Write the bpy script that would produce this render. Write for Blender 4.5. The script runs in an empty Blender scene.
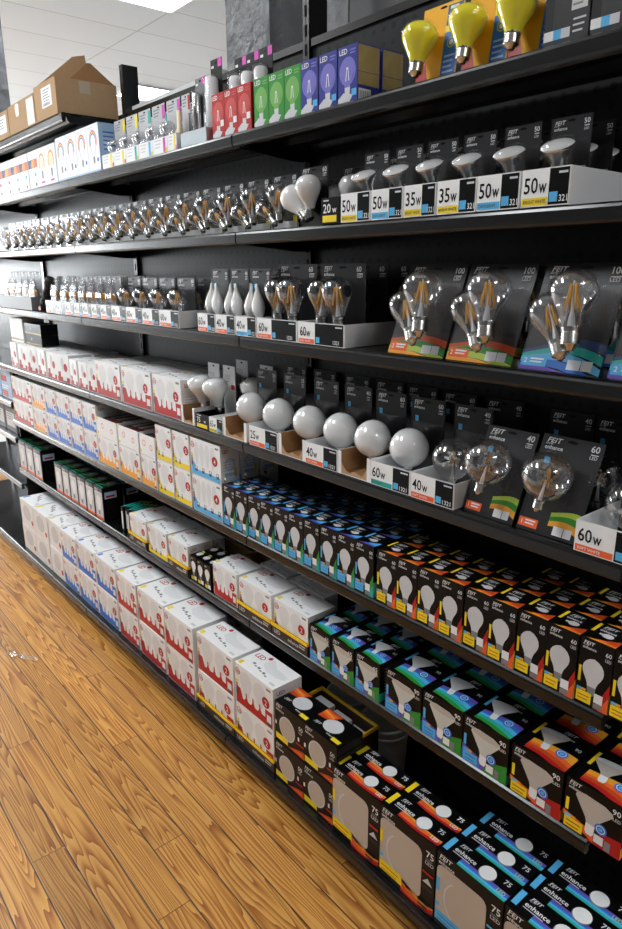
import bpy, math, random
from mathutils import Matrix, Vector
random.seed(7)
C = bpy.context.scene.collection
PI = math.pi
H = 1.65                       # eye height above the floor

# ------------------------------------------------------------------ materials
MATS = {}
def mat(name, col, rough=0.5, metal=0.0, emit=0.0, noise=0.0, nscale=40.0, coat=0.0, bump=0.0, spec=0.28):
    if name in MATS: return MATS[name]
    m = bpy.data.materials.new(name); m.use_nodes = True
    nt = m.node_tree; b = nt.nodes['Principled BSDF']
    b.inputs['Base Color'].default_value = (*col, 1)
    b.inputs['Roughness'].default_value = rough
    b.inputs['Metallic'].default_value = metal
    b.inputs['Specular IOR Level'].default_value = spec
    if coat: b.inputs['Coat Weight'].default_value = coat; b.inputs['Coat Roughness'].default_value = 0.05
    if emit:
        b.inputs['Emission Color'].default_value = (*col, 1); b.inputs['Emission Strength'].default_value = emit
    if noise or bump:
        tc = nt.nodes.new('ShaderNodeTexCoord'); n = nt.nodes.new('ShaderNodeTexNoise')
        n.inputs['Scale'].default_value = nscale; n.inputs['Detail'].default_value = 5
        nt.links.new(tc.outputs['Object'], n.inputs['Vector'])
        if noise:
            r = nt.nodes.new('ShaderNodeMix'); r.data_type = 'RGBA'
            r.inputs['A'].default_value = (*[c*(1-noise) for c in col], 1)
            r.inputs['B'].default_value = (*[min(1, c*(1+noise)) for c in col], 1)
            nt.links.new(n.outputs['Fac'], r.inputs['Factor']); nt.links.new(r.outputs['Result'], b.inputs['Base Color'])
        if bump:
            bp = nt.nodes.new('ShaderNodeBump'); bp.inputs['Strength'].default_value = bump; bp.inputs['Distance'].default_value = 0.02
            nt.links.new(n.outputs['Fac'], bp.inputs['Height']); nt.links.new(bp.outputs['Normal'], b.inputs['Normal'])
    MATS[name] = m
    return m

def glassy(name, tint, lo=0.04, hi=0.55, rough=0.03):
    """thin clear plastic or glass: see-through face on, shiny at its edges"""
    m = bpy.data.materials.new(name); m.use_nodes = True; nt = m.node_tree; nt.nodes.clear()
    out = nt.nodes.new('ShaderNodeOutputMaterial'); mx = nt.nodes.new('ShaderNodeMixShader')
    tr = nt.nodes.new('ShaderNodeBsdfTransparent'); tr.inputs[0].default_value = (*tint, 1)
    gl = nt.nodes.new('ShaderNodeBsdfGlossy'); gl.inputs['Roughness'].default_value = rough; gl.inputs['Color'].default_value = (1, 1, 1, 1)
    lw = nt.nodes.new('ShaderNodeLayerWeight'); lw.inputs['Blend'].default_value = 0.35
    mr = nt.nodes.new('ShaderNodeMapRange'); mr.inputs['To Min'].default_value = lo; mr.inputs['To Max'].default_value = hi
    nt.links.new(lw.outputs['Facing'], mr.inputs['Value']); nt.links.new(mr.outputs['Result'], mx.inputs['Fac'])
    nt.links.new(tr.outputs[0], mx.inputs[1]); nt.links.new(gl.outputs[0], mx.inputs[2]); nt.links.new(mx.outputs[0], out.inputs['Surface'])
    MATS[name] = m
    return m

BLK = mat('black print', (0.003, 0.003, 0.0034), 0.3, spec=0.18)
SHELF = mat('black powder coat', (0.004, 0.004, 0.0043), 0.25, noise=0.25, nscale=120, spec=0.48)
WHT = mat('white card', (0.86, 0.86, 0.86), 0.45)
OFFW = mat('white print', (0.80, 0.80, 0.80), 0.4)
PALE = mat('pale grey print', (0.62, 0.62, 0.64), 0.45)
FAINT = mat('faint grey print', (0.75, 0.75, 0.76), 0.45)
SILH = mat('silver grey print', (0.60, 0.60, 0.62), 0.4)
GRY = mat('grey print', (0.22, 0.22, 0.23), 0.45)
DGRY = mat('dark grey print', (0.07, 0.07, 0.075), 0.4)
RED = mat('red print', (0.46, 0.013, 0.014), 0.4)
ORG = mat('orange print', (0.85, 0.13, 0.03), 0.4)
DORG = mat('dark orange print', (0.55, 0.07, 0.012), 0.4)
AMB = mat('amber print', (0.85, 0.36, 0.03), 0.4)
YEL = mat('yellow print', (0.88, 0.66, 0.02), 0.4)
LIME = mat('lime print', (0.45, 0.60, 0.06), 0.4)
BLU = mat('sky blue print', (0.10, 0.46, 0.80), 0.4)
MBLU = mat('blue print', (0.03, 0.17, 0.62), 0.4)
LBLU = mat('pale blue print', (0.40, 0.60, 0.85), 0.4)
PUR = mat('purple print', (0.15, 0.08, 0.45), 0.4)
TEAL = mat('teal print', (0.02, 0.42, 0.36), 0.4)
GRN = mat('green print', (0.03, 0.27, 0.03), 0.4)
LGRN = mat('light green print', (0.42, 0.70, 0.22), 0.4)
MAG = mat('magenta print', (0.65, 0.06, 0.45), 0.4)
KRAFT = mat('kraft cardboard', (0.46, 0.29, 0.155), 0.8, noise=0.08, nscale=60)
KRAFTD = mat('inside and shaded kraft cardboard', (0.36, 0.19, 0.08), 0.85, noise=0.1, nscale=60)
TAN = mat('tan photo print', (0.52, 0.44, 0.365), 0.4)
LTAN = mat('light tan photo print', (0.52, 0.46, 0.41), 0.4)
BROWN = mat('dark brown print', (0.035, 0.02, 0.014), 0.45)
GOLD = mat('gold foil print', (0.34, 0.25, 0.10), 0.4, noise=0.3, nscale=30)
BUGY = mat('yellow lacquered glass', (0.95, 0.83, 0.035), 0.2, coat=0.15, spec=0.45)
CARDY = mat('golden yellow card', (0.92, 0.46, 0.008), 0.6)
NAVY = mat('navy print', (0.02, 0.05, 0.16), 0.4)
FROST = mat('frosted white bulb glass', (0.88, 0.875, 0.865), 0.16, spec=0.5, coat=0.5)
CHROME = mat('chromed metal', (0.85, 0.85, 0.86), 0.13, metal=1)
SCREW = mat('nickel screw base', (0.55, 0.54, 0.52), 0.25, metal=1)
FIL = mat('amber filament', (0.85, 0.42, 0.06), 0.5)
STEM = mat('glass stem', (0.75, 0.75, 0.74), 0.15, spec=0.5, coat=0.5)
CARDB = mat('charcoal card', (0.008, 0.008, 0.009), 0.35, spec=0.3)
GREYC = mat('grey card', (0.16, 0.16, 0.165), 0.5)
TUBEW = mat('white lamp tube', (0.82, 0.83, 0.85), 0.2)
PLAS = mat('white plastic', (0.80, 0.80, 0.79), 0.4)
BLKP = mat('black plastic', (0.015, 0.014, 0.014), 0.4)
RAILY = mat('yellow card edge', (0.90, 0.55, 0.01), 0.35)
SLATE = mat('slate grey card', (0.015, 0.015, 0.0165), 0.4)
STEEL = mat('light grey painted steel', (0.75, 0.75, 0.76), 0.3)
BLIS = glassy('clear blister plastic', (0.97, 0.97, 0.97), 0.025, 0.20, 0.05)
FLATB = glassy('flat clear plastic', (0.98, 0.98, 0.98), 0.015, 0.06, 0.08)
GLASS = glassy('clear bulb glass', (0.93, 0.93, 0.94), 0.06, 0.55, 0.03)
FILM = glassy('thin plastic film', (0.9, 0.9, 0.9), 0.15, 0.6, 0.15)

# ------------------------------------------------------------------ mesh builder
TXT = {}
def text_geom(s):
    if s in TXT: return TXT[s]
    cu = bpy.data.curves.new('t', 'FONT'); cu.body = s; cu.size = 1; cu.resolution_u = 2; cu.offset = 0.012
    o = bpy.data.objects.new('t', cu)
    me = bpy.data.meshes.new_from_object(o)
    vs = [(v.co.x, v.co.y) for v in me.vertices]; fs = [tuple(p.vertices) for p in me.polygons]
    bpy.data.objects.remove(o); bpy.data.curves.remove(cu); bpy.data.meshes.remove(me)
    w = max(v[0] for v in vs)
    TXT[s] = (vs, fs, w)
    return TXT[s]

class MB:
    def __init__(s): s.v = []; s.f = []; s.m = []; s.sm = []; s.mats = []; s.T = None
    def mi(s, m):
        if m not in s.mats: s.mats.append(m)
        return s.mats.index(m)
    def add(s, vs, fs, m, smooth=False):
        k = len(s.v); i = s.mi(m)
        if s.T is not None: vs = [tuple(s.T @ Vector(v)) for v in vs]
        s.v.extend(vs)
        for f in fs: s.f.append([a+k for a in f]); s.m.append(i); s.sm.append(smooth)
    def box(s, x0, x1, y0, y1, z0, z1, m):
        vs = [(x0,y0,z0),(x1,y0,z0),(x1,y1,z0),(x0,y1,z0),(x0,y0,z1),(x1,y0,z1),(x1,y1,z1),(x0,y1,z1)]
        s.add(vs, [(0,3,2,1),(4,5,6,7),(0,1,5,4),(1,2,6,5),(2,3,7,6),(3,0,4,7)], m)
    def prism_x(s, prof, x0, x1, m, smooth=False):           # prof: (y, z) loop, extruded along x
        n = len(prof)
        vs = [(x0, a, b) for a, b in prof] + [(x1, a, b) for a, b in prof]
        s.add(vs, [(i, i+n, (i+1) % n+n, (i+1) % n) for i in range(n)], m, smooth)
        s.add(vs, [tuple(range(n)), tuple(range(2*n-1, n-1, -1))], m)
    def lathe(s, prof, m, M=None, n=20, smooth=True):         # prof: (r, z)
        M = M or Matrix()
        vs = []; fs = []
        for r, z in prof:
            for k in range(n):
                a = 2*PI*k/n; vs.append(tuple(M @ Vector((r*math.cos(a), r*math.sin(a), z))))
        for i in range(len(prof)-1):
            for k in range(n):
                k2 = (k+1) % n; fs.append((i*n+k, i*n+k2, (i+1)*n+k2, (i+1)*n+k))
        s.add(vs, fs, m, smooth)
    def rod(s, a, b, r, m, n=6):
        a = Vector(a); b = Vector(b); d = b-a
        q = d.to_track_quat('Z', 'Y').to_matrix().to_4x4()
        M = Matrix.Translation(a) @ q
        s.lathe([(0, 0), (r, 0), (r, d.length), (0, d.length)], m, M, n)
    def tube(s, pts, r, m):
        for a, b in zip(pts, pts[1:]): s.rod(a, b, r, m, 8)
    def build(s, name, parent=None, loc=None):
        me = bpy.data.meshes.new(name)
        me.from_pydata(s.v, [], s.f)
        for m in s.mats: me.materials.append(m)
        me.polygons.foreach_set('material_index', s.m); me.polygons.foreach_set('use_smooth', s.sm)
        me.update()
        o = bpy.data.objects.new(name, me); C.objects.link(o)
        if parent is not None: o.parent = parent
        if loc is not None: o.location = loc
        return o

class Face:
    """prints on one face: coordinates in metres from the face's lower left corner"""
    def __init__(s, mb, o, u, v, w, h):
        s.mb = mb; s.o = Vector(o); s.u = Vector(u); s.v = Vector(v); s.n = s.u.cross(s.v); s.w = w; s.h = h
    def P(s, a, b, l): return tuple(s.o + s.u*a + s.v*b + s.n*(0.00035*l))
    def poly(s, pts, m, l=1): s.mb.add([s.P(a, b, l) for a, b in pts], [tuple(range(len(pts)))], m)
    def rect(s, a0, b0, a1, b1, m, l=1): s.poly([(a0, b0), (a1, b0), (a1, b1), (a0, b1)], m, l)
    def disc(s, a, b, r, m, l=1, rv=None, n=20):
        rv = rv or r
        s.poly([(a+r*math.cos(2*PI*k/n), b+rv*math.sin(2*PI*k/n)) for k in range(n)], m, l)
    def ring(s, a, b, r, r2, m, l=1, rv=1.0, n=20, t0=0, t1=2*PI):
        vs = []; fs = []
        for k in range(n+1):
            t = t0+(t1-t0)*k/n
            vs += [s.P(a+r*math.cos(t), b+rv*r*math.sin(t), l), s.P(a+r2*math.cos(t), b+rv*r2*math.sin(t), l)]
        fs = [(2*k, 2*k+1, 2*k+3, 2*k+2) for k in range(n)]
        s.mb.add(vs, fs, m)
    def band(s, lo, hi, m, l=1):                              # strip between two polylines of equal length
        n = len(lo); vs = [s.P(a, b, l) for a, b in lo] + [s.P(a, b, l) for a, b in hi]
        s.mb.add(vs, [(i, i+1, n+i+1, n+i) for i in range(n-1)], m)
    def text(s, t, a, b, hgt, m, l=1, shear=0.0, sx=1.0, center=False, maxw=None):
        vs, fs, w = text_geom(t)
        k = hgt/0.70; kx = k*sx
        if maxw and w*kx > maxw: kx = maxw/w
        if center: a -= w*kx/2
        s.mb.add([s.P(a+x*kx+y*k*shear, b+y*k, l) for x, y in vs], fs, m)
    def bars(s, a, b, w, n, th, gap, m, l=1):
        for i in range(n):
            ww = w*(1-0.22*((i*7) % 3)/2); s.rect(a, b-i*(th+gap), a+ww, b-i*(th+gap)+th, m, l)
    def bulb(s, a, b, hh, mg, mb_, l=1, fat=1.0):             # side view of a standard bulb standing on its base
        pr = [(0.24, 0.115), (0.30, 0.125), (0.40, 0.165), (0.50, 0.225), (0.60, 0.27), (0.70, 0.285), (0.80, 0.265), (0.89, 0.21), (0.96, 0.12), (1.0, 0.0)]
        L = [(a-fat*r*hh, b+t*hh) for t, r in pr]; R = [(a+fat*r*hh, b+t*hh) for t, r in pr[::-1]][1:]
        s.poly(L+R, mg, l)
        if mb_: s.poly([(a-.06*hh, b), (a+.06*hh, b), (a+.10*hh, b+.06*hh), (a+.11*hh, b+.24*hh), (a-.11*hh, b+.24*hh), (a-.10*hh, b+.06*hh)], mb_, l)
    def bulb_line(s, a, b, hh, m, l=1, t=0.012):              # outline of a bulb
        pr = [(0.0, 0.06), (0.24, 0.115), (0.40, 0.165), (0.55, 0.25), (0.70, 0.285), (0.84, 0.25), (0.94, 0.15), (1.0, 0.0)]
        O = [(a-r*hh, b+q*hh) for q, r in pr] + [(a+r*hh, b+q*hh) for q, r in pr[::-1]]
        I = [(a-(r-t*6 if r > .08 else 0)*hh*1.0, b+(q if q < .9 else q-.05)*hh) for q, r in pr] + [(a+(r-t*6 if r > .08 else 0)*hh, b+(q if q < .9 else q-.05)*hh) for q, r in pr[::-1]]
        s.band(O, I, m, l)
    def flood(s, a, b, hh, mg, mb_, l=1, tilt=0.0, rim=None):  # side view of a reflector lamp, wide end up
        def R(x, y):
            c, q = math.cos(tilt), math.sin(tilt); return (a+x*c-y*q, b+x*q+y*c)
        s.poly([R(-.10*hh, .28*hh), R(.10*hh, .28*hh), R(.15*hh, .42*hh), R(.46*hh, .86*hh), R(.44*hh, .95*hh), R(.24*hh, 1.02*hh), R(-.24*hh, 1.02*hh), R(-.44*hh, .95*hh), R(-.46*hh, .86*hh), R(-.15*hh, .42*hh)], mg, l)
        if rim: s.poly([R(.44*hh*math.cos(t), .92*hh+.10*hh*math.sin(t)) for t in [2*PI*k/16 for k in range(16)]], rim, l+1)
        s.poly([R(-.07*hh, 0), R(.07*hh, 0), R(.11*hh, .08*hh), R(.11*hh, .30*hh), R(-.11*hh, .30*hh), R(-.11*hh, .08*hh)], mb_, l+1)
    def logo(s, a, b, hgt, m=None, l=1, word=True):            # the maker's italic word with the range's name below
        m = m or OFFW
        s.text('FEIT', a+.1*hgt, b, hgt, m, l, shear=0.25, sx=1.15)
        s.text('ELECTRIC', a, b-hgt*.38, hgt*.26, m, l, shear=0.2, maxw=hgt*2.4)
        if word: s.text('enhance', a, b-hgt*1.35, hgt*.82, m, l, maxw=s.w*.48)
    def swoosh(s, cols, y0, amp, th, l=1, flip=False, x0=0.0, x1=1.0):
        n = 9
        for k, c in enumerate(cols):
            lo = []; hi = []
            for i in range(n):
                t = i/(n-1); x = s.w*(x0+(x1-x0)*t); q = t if not flip else 1-t
                yy = y0*s.h + amp*s.h*math.sin(q*PI*0.8+k*.35)*(.4+.6*q) - k*th*s.h
                lo.append((x, max(0, yy-th*s.h*(1.02+.5*q)))); hi.append((x, max(0, min(s.h, yy))))
            s.band(lo, hi, c, l+0.2*k)

def faces(mb, w, h, d):
    return (Face(mb, (-w/2, 0, 0), (1, 0, 0), (0, 0, 1), w, h), Face(mb, (-w/2, 0, h), (1, 0, 0), (0, 1, 0), w, d),
            Face(mb, (w/2, 0, 0), (0, 1, 0), (0, 0, 1), d, h), Face(mb, (-w/2, d, 0), (0, -1, 0), (0, 0, 1), d, h))

# ------------------------------------------------------------------ objects
def empty(name, loc=(0, 0, 0)):
    o = bpy.data.objects.new(name, None); o.empty_display_size = 0.05; o.location = loc; C.objects.link(o); return o
def tag(o, label, cat, group=None, kind=None):
    o['label'] = label; o['category'] = cat
    if group: o['group'] = group
    if kind: o['kind'] = kind
    return o
def structure(o): o['kind'] = 'structure'; return o
def copy_tree(o, parent=None):
    c = o.copy(); C.objects.link(c)
    if parent is not None: c.parent = parent
    for ch in list(o.children): copy_tree(ch, c)
    return c
USED = set()
def put(proto, x, y, z, label, cat, group=None, rz=0.0, rx=0.0):
    if proto.name in USED:
        o = copy_tree(proto)
        for k in ('label', 'category', 'group'):
            if k in o: del o[k]
    else:
        o = proto; USED.add(proto.name)
    o.location = (x, y, z+H); o.rotation_euler = (rx, 0, rz)
    return tag(o, label, cat, group)
ORD = ['zeroth', 'first', 'second', 'third', 'fourth', 'fifth', 'sixth', 'seventh', 'eighth', 'ninth', 'tenth', 'eleventh', 'twelfth', 'thirteenth', 'fourteenth',
       'fifteenth', 'sixteenth', 'seventeenth', 'eighteenth', 'nineteenth', 'twentieth', 'twenty-first', 'twenty-second', 'twenty-third']

# ================================================================== THE ROOM
def plank_material():
    m = bpy.data.materials.new('worn pine floorboards'); m.use_nodes = True; nt = m.node_tree; N = nt.nodes; Lk = nt.links
    b = N['Principled BSDF']; tc = N.new('ShaderNodeTexCoord'); sp = N.new('ShaderNodeSeparateXYZ'); Lk.new(tc.outputs['Object'], sp.inputs[0])
    def mt(op, a, bb=None, c=None):
        n = N.new('ShaderNodeMath'); n.operation = op
        for i, q in enumerate((a, bb, c)):
            if q is None: continue
            if isinstance(q, (int, float)): n.inputs[i].default_value = q
            else: Lk.new(q, n.inputs[i])
        return n.outputs[0]
    PW = 0.098
    yy = mt('DIVIDE', sp.outputs['Y'], PW); row = mt('FLOOR', yy); fy = mt('FRACT', yy)
    wn = N.new('ShaderNodeTexWhiteNoise'); wn.noise_dimensions = '1D'; Lk.new(row, wn.inputs['W'])
    xx = mt('DIVIDE', mt('ADD', sp.outputs['X'], mt('MULTIPLY', wn.outputs['Value'], 7.0)), 2.3); col = mt('FLOOR', xx); fx = mt('FRACT', xx)
    idn = mt('ADD', mt('MULTIPLY', row, 17.31), mt('MULTIPLY', col, 5.77))
    wn2 = N.new('ShaderNodeTexWhiteNoise'); wn2.noise_dimensions = '1D'; Lk.new(idn, wn2.inputs['W'])
    cb = N.new('ShaderNodeCombineXYZ')
    Lk.new(mt('ADD', mt('MULTIPLY', sp.outputs['X'], 0.8), mt('MULTIPLY', wn2.outputs['Value'], 31.0)), cb.inputs[0])
    Lk.new(mt('MULTIPLY', sp.outputs['Y'], 12.0), cb.inputs[1]); Lk.new(mt('MULTIPLY', wn2.outputs['Value'], 60.0), cb.inputs[2])
    n1 = N.new('ShaderNodeTexNoise'); n1.inputs['Scale'].default_value = 1.0; n1.inputs['Detail'].default_value = 2.5; n1.inputs['Roughness'].default_value = 0.42
    Lk.new(cb.outputs[0], n1.inputs['Vector'])
    ring = mt('FRACT', mt('MULTIPLY', n1.outputs['Fac'], 24.0))
    rp = N.new('ShaderNodeValToRGB'); e = rp.color_ramp.elements
    e[0].position = 0.0; e[0].color = (0.63, 0.33, 0.085, 1); e[1].position = 1.0; e[1].color = (0.25, 0.07, 0.008, 1)
    k = rp.color_ramp.elements.new(0.42); k.color = (0.56, 0.265, 0.056, 1)
    k = rp.color_ramp.elements.new(0.93); k.color = (0.29, 0.09, 0.012, 1)
    Lk.new(ring, rp.inputs['Fac'])
    n2 = N.new('ShaderNodeTexNoise'); n2.inputs['Scale'].default_value = 3.0; n2.inputs['Detail'].default_value = 6
    cb2 = N.new('ShaderNodeCombineXYZ'); Lk.new(mt('MULTIPLY', sp.outputs['X'], 3.0), cb2.inputs[0]); Lk.new(mt('MULTIPLY', sp.outputs['Y'], 60.0), cb2.inputs[1]); Lk.new(cb2.outputs[0], n2.inputs['Vector'])
    n3 = N.new('ShaderNodeTexNoise'); n3.inputs['Scale'].default_value = 1.7; n3.inputs['Detail'].default_value = 5; Lk.new(tc.outputs['Object'], n3.inputs['Vector'])
    val = mt('ADD', mt('ADD', 0.36, mt('MULTIPLY', wn2.outputs['Value'], 0.34)), mt('ADD', mt('MULTIPLY', n2.outputs['Fac'], 0.45), mt('MULTIPLY', n3.outputs['Fac'], 0.50)))
    gap = mt('MINIMUM', mt('MINIMUM', fy, mt('SUBTRACT', 1.0, fy)), mt('MULTIPLY', mt('MINIMUM', fx, mt('SUBTRACT', 1.0, fx)), 40.0))
    gm = N.new('ShaderNodeMapRange'); gm.inputs['From Min'].default_value = 0.010; gm.inputs['From Max'].default_value = 0.030; gm.inputs['To Min'].default_value = 0.10; Lk.new(gap, gm.inputs['Value'])
    mu = N.new('ShaderNodeMix'); mu.data_type = 'RGBA'; mu.blend_type = 'MULTIPLY'; mu.inputs['Factor'].default_value = 1
    Lk.new(rp.outputs['Color'], mu.inputs['A'])
    g = N.new('ShaderNodeCombineColor'); vv = mt('MULTIPLY', val, gm.outputs['Result'])
    for i in range(3): Lk.new(vv, g.inputs[i])
    Lk.new(g.outputs[0], mu.inputs['B']); Lk.new(mu.outputs['Result'], b.inputs['Base Color'])
    b.inputs['Roughness'].default_value = 0.34
    bp = N.new('ShaderNodeBump'); bp.inputs['Strength'].default_value = 0.25; bp.inputs['Distance'].default_value = 0.002; Lk.new(gm.outputs['Result'], bp.inputs['Height']); Lk.new(bp.outputs['Normal'], b.inputs['Normal'])
    return m

def ceiling_material():
    m = bpy.data.materials.new('ceiling tiles'); m.use_nodes = True; nt = m.node_tree; N = nt.nodes; Lk = nt.links
    b = N['Principled BSDF']; tc = N.new('ShaderNodeTexCoord'); mp = N.new('ShaderNodeMapping'); mp.inputs['Location'].default_value = (5.5+0.61*20, -1.98+1.22*20, 0); Lk.new(tc.outputs['Object'], mp.inputs[0])
    br = N.new('ShaderNodeTexBrick'); br.offset = 0; br.inputs['Scale'].default_value = 1; br.inputs['Brick Width'].default_value = 0.61; br.inputs['Row Height'].default_value = 1.22
    br.inputs['Mortar Size'].default_value = 0.006; br.inputs['Color1'].default_value = (0.78, 0.785, 0.79, 1); br.inputs['Color2'].default_value = (0.74, 0.745, 0.75, 1); br.inputs['Mortar'].default_value = (0.50, 0.48, 0.44, 1)
    Lk.new(mp.outputs[0], br.inputs['Vector']); Lk.new(br.outputs['Color'], b.inputs['Base Color']); b.inputs['Roughness'].default_value = 0.9
    n = N.new('ShaderNodeTexNoise'); n.inputs['Scale'].default_value = 90; Lk.new(tc.outputs['Object'], n.inputs['Vector'])
    bp = N.new('ShaderNodeBump'); bp.inputs['Strength'].default_value = 0.25; bp.inputs['Distance'].default_value = 0.004; Lk.new(n.outputs['Fac'], bp.inputs['Height']); Lk.new(bp.outputs['Normal'], b.inputs['Normal'])
    return m

def pegboard_material():
    m = bpy.data.materials.new('black pegboard'); m.use_nodes = True; nt = m.node_tree; N = nt.nodes; Lk = nt.links
    b = N['Principled BSDF']; tc = N.new('ShaderNodeTexCoord'); sp = N.new('ShaderNodeSeparateXYZ'); Lk.new(tc.outputs['Object'], sp.inputs[0])
    def mt(op, a, bb=None):
        n = N.new('ShaderNodeMath'); n.operation = op
        for i, q in enumerate((a, bb)):
            if q is None: continue
            if isinstance(q, (int, float)): n.inputs[i].default_value = q
            else: Lk.new(q, n.inputs[i])
        return n.outputs[0]
    S = 0.036
    fx = mt('SUBTRACT', mt('FRACT', mt('DIVIDE', sp.outputs['X'], S)), 0.5); fz = mt('SUBTRACT', mt('FRACT', mt('DIVIDE', sp.outputs['Z'], S)), 0.5)
    d = mt('SQRT', mt('ADD', mt('MULTIPLY', fx, fx), mt('MULTIPLY', fz, fz)))
    hole = mt('LESS_THAN', d, 0.22)
    mx = N.new('ShaderNodeMix'); mx.data_type = 'RGBA'; mx.inputs['A'].default_value = (0.011, 0.0113, 0.012, 1); mx.inputs['B'].default_value = (0.003, 0.003, 0.003, 1)
    Lk.new(hole, mx.inputs['Factor']); Lk.new(mx.outputs['Result'], b.inputs['Base Color'])
    b.inputs['Roughness'].default_value = 0.42; b.inputs['Specular IOR Level'].default_value = 0.16
    bp = N.new('ShaderNodeBump'); bp.inputs['Strength'].default_value = 0.5; bp.inputs['Distance'].default_value = 0.003; bp.invert = True
    Lk.new(hole, bp.inputs['Height']); Lk.new(bp.outputs['Normal'], b.inputs['Normal'])
    return m

PLASTER = mat('dark textured paint', (0.13, 0.132, 0.14), 0.32, noise=0.3, nscale=11, bump=1.0)
WALLG = mat('smooth grey paint', (0.085, 0.086, 0.09), 0.5, noise=0.08, nscale=5)
WALLW = mat('off white wall', (0.62, 0.61, 0.59), 0.8, noise=0.04, nscale=4)

XL, XR, YF, YB, ZC = -13.0, 3.2, -4.2, 8.0, 3.65
def slab(name, x0, x1, y0, y1, z0, z1, m):
    b = MB(); b.box(x0, x1, y0, y1, z0, z1, m); return structure(b.build(name))
slab('floor', XL, XR, -1.7, 0.40, -0.1, 0.0, plank_material())
STANDIN_FLOOR = mat('neutral unseen floor', (0.55, 0.55, 0.54), 0.5, noise=0.1, nscale=6)  # stand-in for unseen floors, grey to keep bounced light neutral
slab('floor_aisle', XL, XR, 0.40, YB, -0.1, 0.0, STANDIN_FLOOR); slab('floor_front', XL, XR, YF, -1.7, -0.1, 0.0, STANDIN_FLOOR)
slab('ceiling', XL, XR, YF, YB, ZC, ZC+0.1, ceiling_material())
WALLD = mat('dark unseen wall', (0.16, 0.16, 0.16), 0.7, noise=0.5, nscale=3)  # plain stand-in for unseen walls, dark so black surfaces reflect less
slab('wall_front', XL, XR, YF-0.1, YF, 0, ZC, WALLD)
slab('wall_right', XR, XR+0.1, YF, YB, 0, ZC, WALLD)
slab('wall_far', XL, XR, YB, YB+0.1, 0, ZC, WALLW)
# unseen left end: stand-in wall and window, added mainly to shape the light
wb = MB()
wb.box(XL-0.1, XL, YF, -3.9, 0, ZC, WALLD); wb.box(XL-0.1, XL, 0.9, YB, 0, ZC, WALLD)
wb.box(XL-0.1, XL, -3.9, 0.9, 0, 0.9, WALLD); wb.box(XL-0.1, XL, -3.9, 0.9, 2.7, ZC, WALLD)
structure(wb.build('wall_left'))
DAY = mat('daylight beyond the glass', (0.92, 0.97, 1.0), 0.5, emit=12.0)
wn = MB(); wn.box(XL-0.08, XL-0.06, -3.9, 0.9, 0.9, 2.7, DAY)
for yy in (-3.9, -2.3, -0.7, 0.85): wn.box(XL-0.06, XL, yy, yy+0.05, 0.9, 2.7, BLKP)
structure(wn.build('window_standin'))
# painted columns and the grey partition behind the shelving
def column(name, x0, x1, y0, y1):
    return slab(name, x0, x1, y0, y1, 0, ZC, PLASTER)
column('trim_1', -2.49, -2.21, 0.50, 0.70)
column('trim_2', -1.90, -1.795, 0.50, 0.56)
column('trim_3', -6.1, -5.46, 0.50, 0.62)
slab('wall_partition', -1.79, 0.6, 0.50, 0.56, 0, ZC, WALLG)
slab('wall_behind', -2.30, -1.70, 0.80, 0.86, 0, ZC, WALLW)

# ceiling lights
LAMP = mat('lit lamp diffuser', (0.93, 0.975, 1.0), 0.5, emit=16.0)
def ceiling_light(x, y, label):
    t = empty('ceiling_light', (x, y, ZC)); tag(t, label, 'ceiling light', 'fluorescent ceiling panels')
    b = MB()
    for a in ((-.305, -.285, -.61, .61), (.285, .305, -.61, .61), (-.285, .285, -.61, -.59), (-.285, .285, .59, .61)): b.box(a[0], a[1], a[2], a[3], -.02, .0, WHT)
    b.build('frame', t)
    d = MB(); d.box(-.285, .285, -.59, .59, -.012, -.004, LAMP); d.build('diffuser', t)
ceiling_light(-5.195, 1.37, 'lit ceiling panel at the top edge, nearest above the cartons')
ceiling_light(-8.0, 3.35, 'small far lit ceiling panel seen right of the black post')
for x, y in ((-9.4, -1.4), (-4.9, -1.4), (-2.4, -1.7), (2.4, -0.9), (0.6, 0.9)):
    ceiling_light(x, y, 'lit ceiling panel over the aisle in front of the shelving')

# ================================================================== THE SHELVING
zs = dict(top=0.365, bulbs=0.105, trays=-0.1915, globes=-0.521, cartons=-0.840, spots=-1.142)
ZB = -1.553
W = 1.22; J = [-5.387, -4.167, -2.947, -1.727, -0.507, 0.713]
D = 0.27
PEG = pegboard_material()
def shelf_mesh(x0, x1, z, root, depth=D-.002, yf=0.0):
    """a steel shelf: deck with two ribs below, rounded front lip and a bracket at each end"""
    z += H
    b = MB(); x0 += .003; x1 -= .003
    b.box(x0, x1, yf+.012, depth, z-.006, z-.001, SHELF)
    for yy in (.28, .66): b.prism_x([(yf+depth*yy-.025, z-.006), (yf+depth*yy-.012, z-.022), (yf+depth*yy+.012, z-.022), (yf+depth*yy+.025, z-.006)], x0+.03, x1-.03, SHELF)
    s = b.build('shelf', root)
    l = MB(); pr = [(yf+.016, z), (yf+.006, z+.0005), (yf+.001, z-.003), (yf-.001, z-.008), (yf-.0005, z-.028), (yf+.002, z-.033), (yf+.007, z-.036), (yf+.016, z-.034)]
    l.prism_x(pr, x0, x1, SHELF, False)
    l.build('lip', s)
    for xx in (x0+.006, x1-.008):
        k = MB(); k.prism_x([(yf+.02, z-.008), (depth, z-.008), (depth, z-.052), (depth-.04, z-.052), (yf+.03, z-.034)], xx-.0015, xx+.0015, SHELF)
        k.build('bracket', s)
def upright(x, root, top):
    u = MB(); u.box(x-.014, x+.014, D, D+.07, 0.0, top, SHELF)
    u.box(x-.004, x-.001, D-.0006, D, .2, top-.02, SHELF)
    k = int((top-.25)/.05)
    for i in range(k): u.box(x-.005, x+.005, D-.0008, D+.0005, .2+i*.05, .2+i*.05+.03, mat('slot', (.001, .001, .001), .9))
    u.build('upright', root)
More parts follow.
